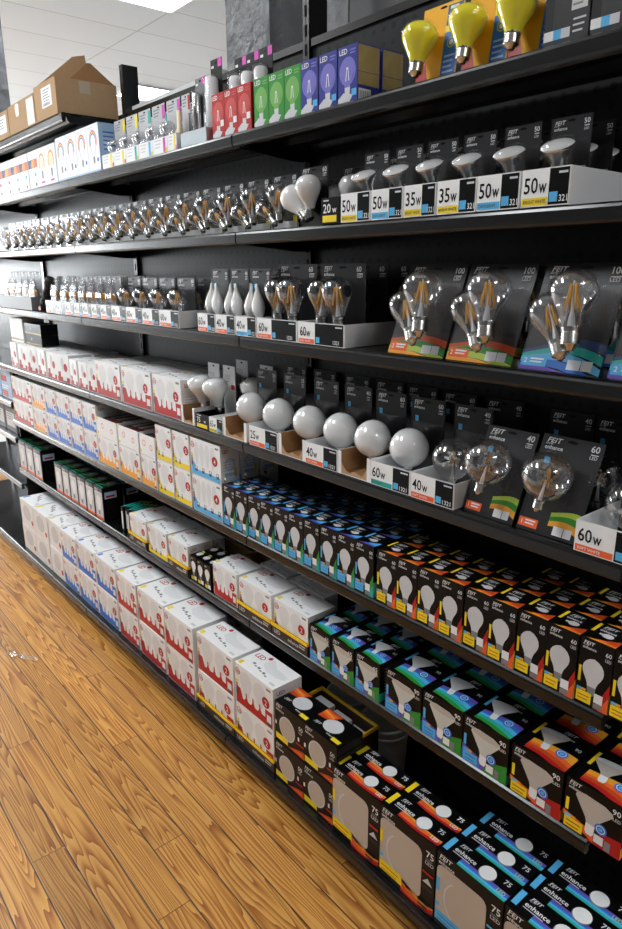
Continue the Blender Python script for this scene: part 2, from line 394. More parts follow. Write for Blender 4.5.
def bay(i, levels, label, pegtop, rightpost=True, posttop=None):
    x0, x1 = J[i], J[i+1]
    t = empty('shelving_bay', (0, 0, 0)); tag(t, label, 'shelving', 'black shelving bays along the aisle')
    for z in levels: shelf_mesh(x0, x1, z, t)
    p = MB(); p.box(x0+.015, x1-.015, D+.012, D+.02, .088, pegtop, PEG); p.build('back_panel', t)
    upright(x1, t, posttop or pegtop)
    c = MB(); c.box(x0+.016, x1-.016, D+.004, D+.034, pegtop, pegtop+.02, SHELF); c.build('top_rail', t)
    zb = ZB+H
    b = MB(); b.box(x0+.003, x1-.003, -.10, D-.0005, zb-.006, zb-.001, SHELF); b.box(x0+.016, x1-.016, D, D+.011, zb-.006, zb-.001, SHELF); s = b.build('base_deck', t)
    l = MB(); pr = [(-.10, zb), (-.112, zb+.0005), (-.116, zb-.003), (-.118, zb-.010), (-.118, zb-.030), (-.113, zb-.036), (-.10, zb-.036)]
    l.prism_x(pr, x0+.003, x1-.003, SHELF); l.build('lip', s)
    k = MB(); k.box(x0+.003, x1-.003, -.075, -.06, 0, zb-.006, SHELF); k.build('kick_plate', t)
    return t
allz = list(zs.values())
b3 = bay(3, allz, 'nearest black shelving bay, at the right, with the black boxed floodlights', 2.272, posttop=2.28)
b2 = bay(2, allz, 'middle black shelving bay under the red and green boxes', 2.272, posttop=3.6)
b1 = bay(1, allz, 'far black shelving bay carrying the brown cartons on its topmost shelf', 2.272, posttop=2.475)
shelf_mesh(J[1], J[2], 0.615, b1)
b0 = bay(0, [zs['top'], zs['bulbs'], zs['trays'], zs['globes'], -0.742, -0.957, -1.25], 'farthest black shelving bay at the left edge, its shelves at other heights', 2.272)
upright(J[0], b0, 2.27)
shelf_mesh(J[1]-.9, J[1], 0.615, b0)
# end plates where bay heights change
e = MB(); e.box(J[1]-.0022, J[1]+.0022, .03, D-.001, .12, 1.10, SHELF); e.build('divider', b1)
cap = MB(); cap.box(J[2]+.02, -2.22, D+.03, D+.06, 2.272, 2.318, STEEL); cap.build('light_rail', b2)

# ================================================================== CARTONS
def carton(name, w, h, d, body, front=None, top=None, right=None, left=None):
    b = MB(); b.box(-w/2, w/2, 0, d, 0, h, body)
    F, T, R, L = faces(b, w, h, d)
    if front: front(F)
    if top: top(T)
    if right: right(R)
    if left: left(L)
    o = b.build(name); return o

def bulb_box(acc, w=.071, h=.145, d=.076):
    if acc == 'blue': A, SW, SW2 = BLU, [PUR, MBLU, BLU], [MBLU, TEAL, GRN]
    else: A, SW, SW2 = YEL, [AMB, ORG, DORG], [AMB, ORG, RED]
    def front(f):
        w, h = f.w, f.h
        f.logo(.006, h-.013, .0072)
        f.text('60', w-.016, h-.024, .009, OFFW, maxw=.012); f.text('LED', w-.016, h-.035, .005, PALE)
        f.bars(w-.016, h-.0295, .012, 1, .0015, .001, GRY)
        f.poly([(w*.58, 0), (w, 0), (w, h*.46)], SW2[2], 1); f.poly([(w*.72, 0), (w, 0), (w, h*.26)], SW2[1], 1.5)
        f.bulb(w*.47, h*.17, h*.56, SILH, GRY, 2, fat=.95)
        f.rect(.003, h*.33, .0085, h*.57, A, 2)
        f.rect(.003, h*.205, .014, h*.245, BLU, 3); f.rect(.014, h*.205, .022, h*.245, AMB, 3)
        f.rect(.003, h*.03, w*.50, h*.20, A, 3); f.bars(.007, h*.13, w*.34, 2, .002, .006, DORG if acc != 'blue' else MBLU, 4)
        f.rect(w*.58, h*.10, w*.84, h*.24, OFFW, 3); f.rect(w*.58, h*.015, w*.82, h*.09, GRY, 3)
    def top(f):
        w, h = f.w, f.h
        f.poly([(w*.15, h*.02), (w, h*.02), (w, h*.22), (w*.5, h*.10)], SW[0], 1); f.poly([(w*.35, h*.10), (w, h*.04), (w, h*.30)], SW[1], 1.5); f.poly([(w*.55, h*.16), (w, h*.1), (w, h*.40)], SW[2], 2)
        f.rect(w*.02, h*.44, w*.12, h*.96, A, 2.5)
        f.disc(w*.55, h*.42, w*.17, PALE, 3, rv=h*.12); f.rect(w*.30, h*.38, w*.42, h*.46, PALE, 3)
        f.logo(w*.2, h*.80, .009, word=False); f.text('enhance', w*.2, h*.60, .007, OFFW, 2, maxw=w*.6)
    def right(f):
        f.rect(0, 0, f.w, f.h*.3, A if acc != 'blue' else BLU, 1); f.text('enhance', .008, f.h*.8, .010, OFFW, maxw=f.w*.8)
        f.bars(.01, f.h*.62, f.w*.7, 6, .003, .004, GRY)
    return carton('bulb_box', w, h, d, BLK, front, top, right, right)

def spot_box(acc, w=.125, h=.125, d=.125, num='90'):
    if acc == 'blue': A, SW = BLU, [PUR, MBLU, BLU, TEAL, GRN]
    else: A, SW = YEL, [AMB, AMB, ORG, DORG, RED]
    LEN = LTAN if acc != 'blue' else mat('cream grey photo print', (.60, .59, .53), .4)
    def front(f):
        w, h = f.w, f.h
        f.logo(.006, h-.014, .0085)
        f.text(num, w-.025, h-.028, .0125, OFFW, maxw=.019); f.text('LED', w-.023, h-.042, .007, PALE)
        if acc == 'blue':
            f.poly([(w*.42, 0), (w, 0), (w, h*.40), (w*.70, h*.30)], GRN, 1)
            f.poly([(0, h*.04), (w*.5, h*.0), (w*.52, h*.20), (w*.0, h*.36)], PUR, 1.3); f.poly([(0, 0), (w*.42, 0), (w*.38, h*.16), (0, h*.26)], MBLU, 1.6)
        else:
            f.poly([(w*.42, 0), (w, 0), (w, h*.34), (w*.70, h*.30)], RED, 1); f.poly([(0, h*.24), (w*.55, h*.02), (w*.55, h*.20), (0, h*.33)], ORG, 1.3)
        f.flood(w*.47, h*.12, h*.70, LEN, OFFW, 2, tilt=-0.06, rim=LTAN)
        f.disc(w*.66, h*.36, w*.105, MBLU, 5, n=16); f.ring(w*.66, h*.36, w*.075, w*.062, OFFW, 6, n=14); f.disc(w*.66, h*.36, w*.035, BLU, 6, n=10)
        f.rect(.004, h*.36, .011, h*.60, A, 3); f.rect(.004, h*.235, .018, h*.29, BLU, 3); f.rect(.018, h*.235, .028, h*.29, AMB, 3)
        f.rect(.004, h*.03, w*.36, h*.23, A, 3); f.bars(.009, h*.15, w*.25, 2, .003, .007, DORG if acc != 'blue' else MBLU, 4)
        f.rect(w*.56, h*.06, w*.72, h*.22, OFFW, 3); f.rect(w*.74, h*.02, w*.84, h*.20, GRY, 3)
    def top(f):
        w, h = f.w, f.h
        f.swoosh(SW, .40, .10, .075, 1, x0=.18)
        f.flood(w*.45, h*.24, h*.60, SILH if acc == 'blue' else LTAN, OFFW, 3, tilt=0.15, rim=PALE)
        f.disc(w*.74, h*.36, w*.11, MBLU, 6, n=16); f.ring(w*.74, h*.36, w*.08, w*.066, OFFW, 7, n=14); f.disc(w*.74, h*.36, w*.04, BLU, 7, n=10)
        f.rect(w*.07, h*.50, w*.13, h*.92, A, 3)
        f.logo(w*.46, h*.92, .009, word=False, l=3); f.text('enhance', w*.46, h*.80, .007, OFFW, 3, maxw=w*.3)
        f.text(num, w*.82, h*.62, .010, PALE, 3, maxw=w*.14)
    def right(f):
        f.rect(0, 0, f.w, f.h*.22, AMB if acc != 'blue' else TEAL, 1)
        f.bars(.02, f.h*.8, f.w*.7, 9, .004, .005, LTAN)
    return carton('floodlight_box', w, h, d, BLK, front, top, right, right)

def white_box(acc, w=.22, h=.15, d=.13, badge='2', nb=2, plain=False, teeth=True):
    A = {'red': RED, 'blue': MBLU, 'yellow': YEL, 'orange': AMB, 'sky': BLU}[acc]
    def front(f):
        w, h = f.w, f.h
        if plain:
            f.rect(.008, .008, w-.008, h-.008, OFFW, 1); f.disc(w*.5, h*.55, w*.3, PALE, 2, rv=h*.3); f.disc(w*.86, h*.28, h*.10, RED, 2); return
        f.rect(.0, h*.0, w, h*.02, PALE, 1)
        n = nb; q = w*.72/n
        for k in range(n): f.bulb(w*.12+q*(k+.5), h*.12, h*.80, FAINT, None, 1, fat=min(1.1, q/(h*.5)))
        if acc in ('red', 'blue', 'orange') and teeth:
            f.rect(w*.02, h*.02, w*.98, h*.20, A, 2)
            f.poly([(w*.02, h*.20), (w*.20, h*.20), (w*.14, h*.42), (w*.02, h*.44)], A, 2); f.rect(w*.80, h*.20, w*.98, h*.40, A, 2)
            for k in range(3):
                c = w*(.30+.18*k); f.poly([(c-.05*w, h*.20), (c+.05*w, h*.20), (c+.02*w, h*.27), (c+.012*w, h*.40), (c-.012*w, h*.40), (c-.02*w, h*.27)], A, 2)
            f.rect(w*.84, h*.12, w*.95, h*.30, OFFW, 3); f.rect(w*.84, h*.05, w*.95, h*.11, DGRY, 3)
        else:
            f.rect(w*.02, h*.02, w*.98, h*.17, A, 2)
            for k in range(nb+1): f.rect(w*(.14+.24*k), h*.12, w*(.22+.24*k), h*.26, DGRY, 3); f.rect(w*(.155+.24*k), h*.19, w*(.205+.24*k), h*.25, OFFW, 4)
            f.poly([(w*.02, h*.17), (w*.24, h*.17), (w*.10, h*.36), (w*.02, h*.40)], A, 2)
        f.disc(w*.82, h*.56, h*.13, RED, 3); f.text(badge, w*.82, h*.49, h*.13, OFFW, 4, center=True)
        f.rect(w*.02, h*.52, w*.07, h*.60, YEL, 3); f.rect(w*.02, h*.46, w*.07, h*.51, GRY, 3); f.rect(w*.02, h*.38, w*.07, h*.45, RED, 3); f.rect(w*.02, h*.24, w*.07, h*.37, DGRY, 4)
        f.ring(w*.08, h*.82, h*.085, h*.07, RED, 2, n=16); f.rect(w*.84, h*.88, w*.95, h*.93, GRY, 2); f.text('LED', w*.035, h*.785, h*.07, RED, 3)
    def top(f):
        w, h = f.w, f.h
        f.text('LED', w*.06, h*.62, h*.18, RED, 1, maxw=w*.22)
        f.disc(w*.33, h*.86, h*.075, RED, 1)
        f.rect(w*.03, h*.06, w*.11, h*.22, YEL if acc != 'blue' else MBLU, 1)
        f.band([(w*.36, h*.55), (w*.55, h*.38), (w*.80, h*.40), (w*.93, h*.5)], [(w*.40, h*.92), (w*.60, h*.70), (w*.80, h*.66), (w*.93, h*.64)], FAINT, 1)
        for k in range(3): f.rect(w*(.22+.16*k), h*(.34-.05*k), w*(.28+.16*k), h*(.42-.05*k), GRY, 1); f.rect(w*(.30+.16*k), h*(.30-.05*k), w*(.35+.16*k), h*(.35-.05*k), GRY, 1)
        f.rect(w*.82, h*.10, w*.94, h*.18, PALE, 1)
    def right(f):
        f.text('LED', f.w*.12, f.h*.80, f.h*.09, RED, 1, maxw=f.w*.3); f.bars(f.w*.12, f.h*.56, f.w*.7, 4, .004, .006, PALE)
        if acc in ('sky', 'blue'): f.ring(f.w*.5, f.h*.5, f.h*.16, f.h*.12, LBLU, 1); f.rect(f.w*.2, f.h*.2, f.w*.8, f.h*.28, LBLU, 1)
        if acc in ('yellow', 'sky'): f.rect(f.w*.72, f.h*.16, f.w*.86, f.h*.40, YEL, 2)
    return carton('bulb_carton', w, h, d, WHT, front, top, right, right)

def recessed_box(w=.145, h=.137, d=.10):
    def front(f):
        w, h = f.w, f.h
        f.logo(.006, h-.015, .010)
        f.disc(w*.42, h*.46, w*.30, BROWN, 1, rv=h*.33); f.disc(w*.42, h*.46, w*.265, TAN, 2, rv=h*.30); f.ring(w*.42, h*.46, w*.265, w*.24, PALE, 3, rv=1.0*h*.30/(w*.265))
        f.rect(w*.01, h*.40, w*.06, h*.50, OFFW, 3); f.rect(w*.78, h*.40, w*.83, h*.50, OFFW, 3)
        f.text('50', w*.80, h*.68, .014, OFFW, maxw=w*.14); f.text('LED', w*.80, h*.60, .007, PALE)
        f.poly([(0, h*.02), (w*.5, h*.02), (w, h*.10), (w, h*.02), (w, 0), (0, 0)], BROWN, 1)
        f.poly([(w*.45, h*.04), (w*.98, h*.0), (w*.98, h*.20), (w*.78, h*.16)], DORG, 1.5); f.poly([(w*.55, h*.06), (w*.95, h*.05), (w*.9, h*.13)], ORG, 2)
        f.rect(w*.03, h*.05, w*.44, h*.20, YEL, 3); f.rect(w*.72, h*.30, w*.97, h*.34, RED, 3)
    def top(f):
        w, h = f.w, f.h
        f.poly([(0, h*.55), (w*.30, h*.60), (w*.45, h*.98), (0, h*.98)], DORG, 1); f.poly([(0, h*.72), (w*.30, h*.66), (w*.38, h*.9), (0, h*.9)], ORG, 1.4); f.poly([(0, h*.82), (w*.32, h*.74), (w*.34, h*.8), (0, h*.9)], AMB, 2)
        f.disc(w*.50, h*.52, w*.24, PALE, 3, rv=h*.28); f.rect(w*.74, h*.08, w*.97, h*.22, YEL, 3)
        f.logo(w*.10, h*.28, .008, word=False, l=3); f.text('enhance', w*.55, h*.16, .006, OFFW, 3, maxw=w*.2)
    def right(f):
        for k in range(4): f.rect(.004, f.h*(.08+.23*k), f.w-.004, f.h*(.24+.23*k), SLATE, 1)
    return carton('recessed_light_box', w, h, d, BLK, front, top, right, right)

def downlight_box(acc, w=.186, h=.222, d=.062):
    A, SW = (YEL, [AMB, ORG, ORG, RED]) if acc != 'blue' else (BLU, [PUR, MBLU, BLU, TEAL, GRN])
    def front(f):
        w, h = f.w, f.h
        f.logo(.006, h-.018, .012)
        pts = []
        for cx, cy, t0 in ((w*.67, h*.75, 0), (w*.12, h*.75, 90), (w*.12, h*.22, 180), (w*.67, h*.22, 270)):
            for k in range(5): t = math.radians(t0+22.5*k); pts.append((cx+.02*math.cos(t), cy+.02*math.sin(t)))
        f.poly(pts, TAN, 2)
        f.ring(w*.50, h*.46, h*.36, h*.31, LTAN, 3, n=22, t0=math.radians(125), t1=math.radians(235), rv=1.05); f.ring(w*.50, h*.46, h*.305, h*.285, PALE, 3, n=22, t0=math.radians(130), t1=math.radians(230), rv=1.05)
        f.text('75', w*.84, h*.78, .019, OFFW, maxw=w*.13); f.text('LED', w*.83, h*.68, .011, PALE); f.bars(w*.84, h*.745, w*.11, 2, .003, .003, GRY)
        f.rect(w*.80, h*.55, w*.98, h*.58, RED if acc != 'blue' else BLU, 3); f.poly([(w*.80, h*.42), (w*.97, h*.42), (w*.89, h*.50)], PALE, 2); f.rect(w*.80, h*.33, w*.97, h*.39, SLATE, 2)
        f.rect(.003, h*.48, w*.07, h*.66, A, 4); f.disc(w*.045, h*.30, w*.035, BLU, 4, n=12)
        f.rect(.003, h*.08, w*.44, h*.22, A, 4); f.bars(.010, h*.155, w*.32, 2, .003, .010, DORG if acc != 'blue' else MBLU, 5)
        f.swoosh(SW, .20, -.10, .04, 2, x0=.42)
        f.bars(w*.74, h*.12, w*.18, 3, .006, .006, SLATE, 6)
    def top(f):
        w, h = f.w, f.h
        f.swoosh(SW, .46 if acc != 'blue' else .36, -.12 if acc != 'blue' else .02, .09, 1, x0=.30)
        f.rect(w*.02, h*.22, w*.095, h*.94, A, 3)
        f.logo(w*.16, h*.80, .0085, word=False, l=3); f.text('enhance', w*.15, h*.46, .0125, OFFW, 3, maxw=w*.33); f.bars(w*.15, h*.36, w*.26, 1, .002, .002, PALE, 3)
        f.disc(w*.64, h*.52, w*.115, GRY, 4, rv=h*.34); f.disc(w*.64, h*.55, w*.108, OFFW, 5, rv=h*.32)
        f.text('75', w*.84, h*.62, .013, OFFW, 5, maxw=w*.1); f.text('LED', w*.84, h*.16, .010, LGRN if acc == 'blue' else OFFW, 5, maxw=w*.12)
    return carton('downlight_box', w, h, d, BLK, front, top)

def colour_box(col, w=.064, h=.115, d=.07):
    M1, M2 = {'red': (RED, mat('rose print', (0.58, 0.07, 0.06), .4)), 'green': (GRN, mat('leaf green print', (0.16, 0.42, 0.09), .4)), 'blue': (mat('royal blue print', (0.03, 0.04, 0.26), .35), mat('lilac print', (0.18, 0.17, 0.56), .4))}[col]
    def front(f):
        w, h = f.w, f.h
        f.text('LED', .004, h-.016, .011, OFFW, 2, maxw=w*.45); f.bars(w*.62, h-.012, w*.3, 2, .003, .003, M2, 2)
        f.ring(w*.5, h*.55, w*.42, w*.34, M2, 1, rv=1.1)
        f.bulb(w*.5, h*.10, h*.70, M2, PALE, 2); f.band([(w*.40, h*.38), (w*.46, h*.62), (w*.54, h*.62), (w*.60, h*.38)], [(w*.44, h*.38), (w*.48, h*.58), (w*.52, h*.58), (w*.56, h*.38)], OFFW, 3)
        f.poly([(0, 0), (w*.6, 0), (w*.8, h*.12), (w*.3, h*.18), (0, h*.08)], PALE, 1.5)
        if col == 'red': f.rect(w*.68, h*.24, w*.94, h*.38, OFFW, 3)
        if col == 'blue': f.rect(w*.72, h*.10, w*.97, h*.22, BLU, 3)
    def right(f):
        f.rect(.002, f.h*.52, f.w-.002, f.h*.98, GOLD, 1); f.rect(.002, f.h*.28, f.w-.002, f.h*.51, GOLD, 1)
        f.rect(f.w*.05, f.h*.02, f.w*.6, f.h*.22, OFFW, 2)
        for k in range(6): f.rect(f.w*(.1+.08*k), f.h*.05, f.w*(.13+.08*k), f.h*.18, DGRY, 3)
    return carton('coloured_bulb_box', w, h, d, M1 if col != 'blue' else M1, front, None, right if col == 'blue' else None)

def smart_box(kind, w=.125, h=.172, d=.09):
    RB = [MAG, ORG, YEL, LGRN, BLU, PUR]
    def front(f):
        w, h = f.w, f.h
        f.bars(.01, h*.93, w*.5, 2, .003, .004, PALE)
        if kind == 'rainbow':
            for c in (.5,):
                for k, m in enumerate(RB): f.ring(w*c, h*.66, w*.33-k*.0024, w*.33-(k+1)*.0024, m, 1, rv=1.05, n=14, t0=math.radians(-30), t1=math.radians(210))
                f.band([(w*.24, h*.56), (w*.40, h*.34)], [(w*.28, h*.58), (w*.43, h*.34)], LBLU, 1); f.band([(w*.76, h*.56), (w*.60, h*.34)], [(w*.72, h*.58), (w*.57, h*.34)], LBLU, 1)
                f.rect(w*.43, h*.20, w*.57, h*.34, GRY, 1)
            f.rect(0, 0, w, h*.06, LBLU, 1); f.rect(w*.75, h*.22, w*.88, h*.30, MBLU, 1)
        elif kind == 'warm':
            f.ring(w*.5, h*.62, w*.32, w*.24, AMB, 1, rv=1.1, n=16, t0=math.radians(-40), t1=math.radians(220)); f.disc(w*.5, h*.62, w*.22, mat('cream print', (.80, .72, .52), .4), 1)
            f.rect(w*.42, h*.22, w*.58, h*.42, GRY, 1); f.rect(w*.3, h*.10, w*.7, h*.15, MAG, 1)
        else:
            f.rect(.0, h*.56, w, h*.78, NAVY, 1); f.poly([(w*.25, h*.57), (w*.98, h*.57), (w*.98, h*.77), (w*.45, h*.77)], ORG, 2); f.disc(w*.55, h*.67, w*.16, AMB, 3)
            f.bars(w*.12, h*.46, w*.4, 6, .004, .008, PALE); f.rect(w*.62, h*.34, w*.82, h*.42, BLU if kind == 'evening' else RED, 1)
            f.rect(w*.65, h*.08, w*.8, h*.16, DGRY, 1)
    def right(f):
        if kind == 'rainbow': f.rect(0, 0, f.w, f.h, LBLU, 1); f.bars(f.w*.2, f.h*.8, f.w*.5, 5, .005, .01, MBLU, 2)
    def top(f):
        if kind == 'rainbow': f.rect(0, 0, f.w, f.h, LBLU, 1)
    return carton('smart_bulb_box', w, h, d, WHT, front, top, right, right)

def boxed_lamp_dark(w=.05, h=.155, d=.075):
    def front(f):
        w, h = f.w, f.h
        f.rect(0, 0, w*.08, h, SLATE, 1); f.rect(w*.06, h*.02, w*.94, h*.86, PALE, 1); f.rect(w*.10, h*.05, w*.90, h*.80, SILH, 2); f.bulb(w*.5, h*.14, h*.60, OFFW, GRY, 3)
        f.rect(w*.06, h*.02, w*.94, h*.10, ORG, 4); f.rect(w*.06, h*.86, w*.94, h*.97, DGRY, 3); f.text('enhance', w*.1, h*.89, h*.05, OFFW, 4, maxw=w*.7)
    def top(f):
        f.poly([(f.w*.1, f.h*.2), (f.w*.9, f.h*.4), (f.w*.9, f.h*.5), (f.w*.1, f.h*.26)], GRN, 1); f.rect(f.w*.08, f.h*.06, f.w*.92, f.h*.12, TEAL, 1); f.disc(f.w*.5, f.h*.7, f.w*.25, GRY, 2)
    def right(f):
        f.rect(f.w*.1, f.h*.66, f.w*.7, f.h*.86, LBLU, 1); f.rect(f.w*.18, f.h*.70, f.w*.6, f.h*.76, RED, 2); f.bars(f.w*.15, f.h*.55, f.w*.6, 7, .003, .010, SLATE)
    return carton('lamp_box', w, h, d, BLK, front, top, right, right)

def grey_bulb_box(w=.082, h=.15, d=.085):
    def front(f):
        w, h = f.w, f.h
        f.bulb(w*.55, h*.45, h*.62 if False else h*.52, OFFW, PALE, 2, fat=1.1)
        f.rect(0, h*.14, w*.2, h*.9, SLATE, 1); f.rect(w*.60, h*.30, w*.95, h*.50, PALE, 2); f.bars(w*.63, h*.45, w*.28, 3, .003, .005, GRY, 3)
        f.rect(.0, h*.05, w*.22, h*.15, OFFW, 2); f.rect(w*.22, h*.05, w*.40, h*.15, BLU, 2); f.rect(w*.40, h*.05, w*.6, h*.15, PALE, 2); f.bars(w*.66, h*.2, w*.28, 3, .003, .006, SILH, 2)
    return carton('grey_bulb_box', w, h, d, mat('dark silver box print', (0.045, 0.045, 0.048), .35), front)

# ================================================================== BULBS AND PACKS
def bulb_profile(kind):
    if kind == 'A': return [(r, z*.84) for r, z in [(.0125, .0), (.013, .006), (.0155, .014), (.020, .026), (.0262, .040), (.0297, .052), (.0305, .060), (.0292, .069), (.025, .0785), (.018, .0855), (.009, .0893), (0, .0905)]]
    if kind == 'G':
        R = .0615; pr = [(.0135, 0), (.014, .006)]
        for k in range(15):
            t = math.radians(-76+166*k/14); pr.append((max(0, R*math.cos(t)) if k < 14 else 0, .0655+R*math.sin(t)))
        return pr
    if kind == 'flame': return [(.007, 0), (.009, .006), (.0165, .020), (.0205, .036), (.0185, .054), (.0115, .074), (.0062, .088), (.0045, .100), (.003, .107), (0, .109)]
    if kind == 'flood': return [(.014, 0), (.017, .010), (.022, .026), (.034, .044), (.0435, .058), (.0465, .072), (.043, .086), (.032, .097), (.016, .102), (0, .1035)]
def scale_prof(pr, k, dz=0.0): return [(r*k, z*k+dz) for r, z in pr]

def bulb(parent, kind, M, glass, filament=True, seg=20, s=1.0):
    """a lamp: envelope, screw base and, if clear, its filaments; M puts its base at the origin with the glass up"""
    S = Matrix.Scale(s, 4); M = M @ S
    g = MB(); g.lathe(bulb_profile(kind), glass, M, seg); o = g.build('bulb', parent)
    bs = MB(); r = .0125 if kind != 'flame' else .0072
    pr = [(0, -.026), (r*.45, -.026), (r*.55, -.022), (r*.9, -.019)]
    for k in range(4): pr += [(r*1.02, -.0175+.004*k), (r*.90, -.0155+.004*k)]
    pr += [(r*1.02, -.001), (r*1.02, .003)]
    bs.lathe(pr, SCREW, M, 12); bs.build('screw_base', o)
    if filament:
        f = MB(); hz = {'A': (.024, .058), 'G': (.040, .085), 'flame': (.022, .052)}[kind]; rr = .0075 if kind != 'flame' else .005
        for k in range(4):
            a = PI/4+k*PI/2
            p0 = M @ Vector((rr*1.3*math.cos(a), rr*1.3*math.sin(a), hz[0])); p1 = M @ Vector((rr*.55*math.cos(a+.5), rr*.55*math.sin(a+.5), hz[1]))
            f.rod(p0, p1, .0017*s, FIL, 5)
        f.build('filament', o)
        st = MB(); st.lathe([(.006, .0), (.0045, hz[0]*.6), (.0025, hz[0]), (.001, hz[1]+.004), (0, hz[1]+.005)], STEM, M, 8); st.build('stem', o)
    return o
def blister(parent, kind, M, k=1.09, flange=None, seg=18):
    b = MB(); b.lathe(scale_prof(bulb_profile(kind), k, -.002), BLIS, M, seg)
    if flange: x0, x1, z0, z1, y = flange; b.add([(x0, y, z0), (x1, y, z0), (x1, y, z1), (x0, y, z1)], [(0, 1, 2, 3)], BLIS)
    return b.build('blister', parent)
def card(parent, w, h, y, m, art=None, t=.0012):
    b = MB(); b.box(-w/2, w/2, y, y+t, 0, h, m); f = Face(b, (-w/2, y, 0), (1, 0, 0), (0, 0, 1), w, h)
    f.disc(w*.5, h*.955, w*.09, mat('hang hole', (.001, .001, .001), .9), 1, rv=h*.016, n=12)
    if art: art(f)
    return b.build('card', parent)
def Tr(x, y, z, ry=0.0, rx=0.0): return Matrix.Translation((x, y, z)) @ Matrix.Rotation(ry, 4, 'Y') @ Matrix.Rotation(rx, 4, 'X')

def art_dark(num, acc=None, wave=None, qty=None):
    def art(f):
        w, h = f.w, f.h
        lg = min(w*.085, .0105); f.logo(w*.07, h*.92, lg); f.text(num, w*.80, h*.90, min(w*.105, .013), OFFW, maxw=w*.16); f.bars(w*.82, h*.87, w*.12, 1, .002, .002, PALE); f.text('LED', w*.81, h*.83, w*.05, PALE)
        if acc == 'sq': f.rect(w*.12, h*.70, w*.22, h*.77, BLU, 1)
        if wave == 'warm': f.swoosh([BROWN, DORG, GRN, LIME, AMB, DORG], .20, .10, .05, 1, x0=.0)
        if wave == 'cool': f.swoosh([NAVY, TEAL, BLU, MBLU, PUR, PUR], .18, .16, .055, 1, x0=.0)
        if wave == 'small': f.swoosh([LIME, GRN, AMB], .24, .06, .05, 1, x0=.5)
        if qty:
            f.rect(w*.02, h*.035, w*.34, h*.125, ORG if wave != 'cool' else BLU, 3); f.text(qty, w*.05, h*.06, h*.045, OFFW, 4); f.bars(w*.13, h*.095, w*.17, 2, .003, .003, OFFW, 4)
            f.rect(w*.60, h*.03, w*.76, h*.12, OFFW, 3); f.rect(w*.77, h*.03, w*.90, h*.12, SILH, 3)
    return art

def pack_filament_pair(num='60', w=.112, h=.142):
    """dark card with two clear filament bulbs under a clear blister"""
    t = empty('bulb_pack'); dp = .066
    def art(f):
        art_dark(num)(f); f.rect(f.w*.82, f.h*.12, f.w*.98, f.h*.26, YEL, 1); f.rect(f.w*.02, f.h*.01, f.w*.98, f.h*.16, OFFW, 1)
    card(t, w, h, dp, CARDB, art)
    M1 = Tr(.018, .034, .042, 0.0, 0.10); M2 = Tr(-.012, .030, .026, -0.85, 0.0)
    bulb(t, 'A', M1, GLASS, seg=16); blister(t, 'A', M1, 1.10, (-w/2+.004, w/2-.004, .004, h*.9, dp-.0005), seg=14)
    bulb(t, 'A', M2, GLASS, seg=16, s=.9)
    return t
def pack_frost_pair(w=.112, h=.150):
    t = empty('bulb_pack'); dp = .066
    def art(f): art_dark('60')(f); f.rect(f.w*.82, f.h*.12, f.w*.98, f.h*.26, YEL, 1)
    card(t, w, h, dp, CARDB, art)
    M1 = Tr(.020, .034, .044, 0.0, 0.10); M2 = Tr(-.004, .030, .036, -0.80, 0.0)
    bulb(t, 'A', M1, FROST, False, s=1.1); bulb(t, 'A', M2, FROST, False, s=1.15); blister(t, 'A', M1, 1.15, (-w/2+.004, w/2-.004, .004, h*.9, dp-.0005))
    return t
def pack_candle(w=.080, h=.165, n=3, frosted=False):
    t = empty('candle_bulb_pack'); dp = .05
    card(t, w, h, dp, CARDB if frosted else GREYC, art_dark('40', 'sq' if frosted else None))
    xs = (-.023, 0, .023) if n == 3 else (-.025, .022)
    for k, x in enumerate(xs):
        M = Tr(x, .026, .042, (0.10 if n == 2 else 0.06)*(1 if x < 0 else -1 if x > 0 else 0)*1.0, 0)
        bulb(t, 'flame', M, FROST if frosted else GLASS, not frosted, seg=14, s=1.0 if n == 3 else 0.98)
    b = MB(); y0 = .003
    b.add([(-w*.45, dp-.001, .01), (-w*.45, y0, .02), (w*.45, y0, .02), (w*.45, dp-.001, .01), (-w*.45, dp-.001, .15), (-w*.42, y0+.012, .125), (w*.42, y0+.012, .125), (w*.45, dp-.001, .15)],
          [(1, 2, 6, 5), (0, 1, 5, 4), (2, 3, 7, 6), (4, 5, 6, 7)], FLATB); b.build('blister', t)
    return t
def pack_slant_pair(num='60', w=.120, h=.16, cardm=None):
    t = empty('bulb_pack'); dp = .064
    card(t, w, h, dp, cardm or SLATE, art_dark(num))
    for x, ry in ((-.026, 0.42), (.008, -0.30)):
        M = Tr(x, .032, .045, ry, 0); bulb(t, 'A', M, GLASS, seg=14, s=1.12)
    b = MB(); M = Tr(.008, .032, .045, -.30, 0); b.lathe(scale_prof(bulb_profile('A'), 1.16), BLIS, M, 14); b.build('blister', t)
    return t
def pack_sixty(w=.172, h=.20):
    t = empty('bulb_pack'); dp = .07
    def art(f): art_dark('60', 'sq')(f); f.rect(f.w*.09, f.h*.46, f.w*.14, f.h*.60, ORG, 1)
    card(t, w, h, dp, CARDB, art)
    for x, ry in ((-.044, 0.10), (.022, -0.06)):
        M = Tr(x, .036, .066, ry, 0.04); bulb(t, 'A', M, GLASS, seg=18, s=1.34)
    M = Tr(.022, .036, .066, -.06, .04); b = MB(); b.lathe(scale_prof(bulb_profile('A'), 1.38), BLIS, M, 16)
    M = Tr(-.044, .036, .066, .10, .04); b.lathe(scale_prof(bulb_profile('A'), 1.38), BLIS, M, 16); b.build('blister', t)
    return t
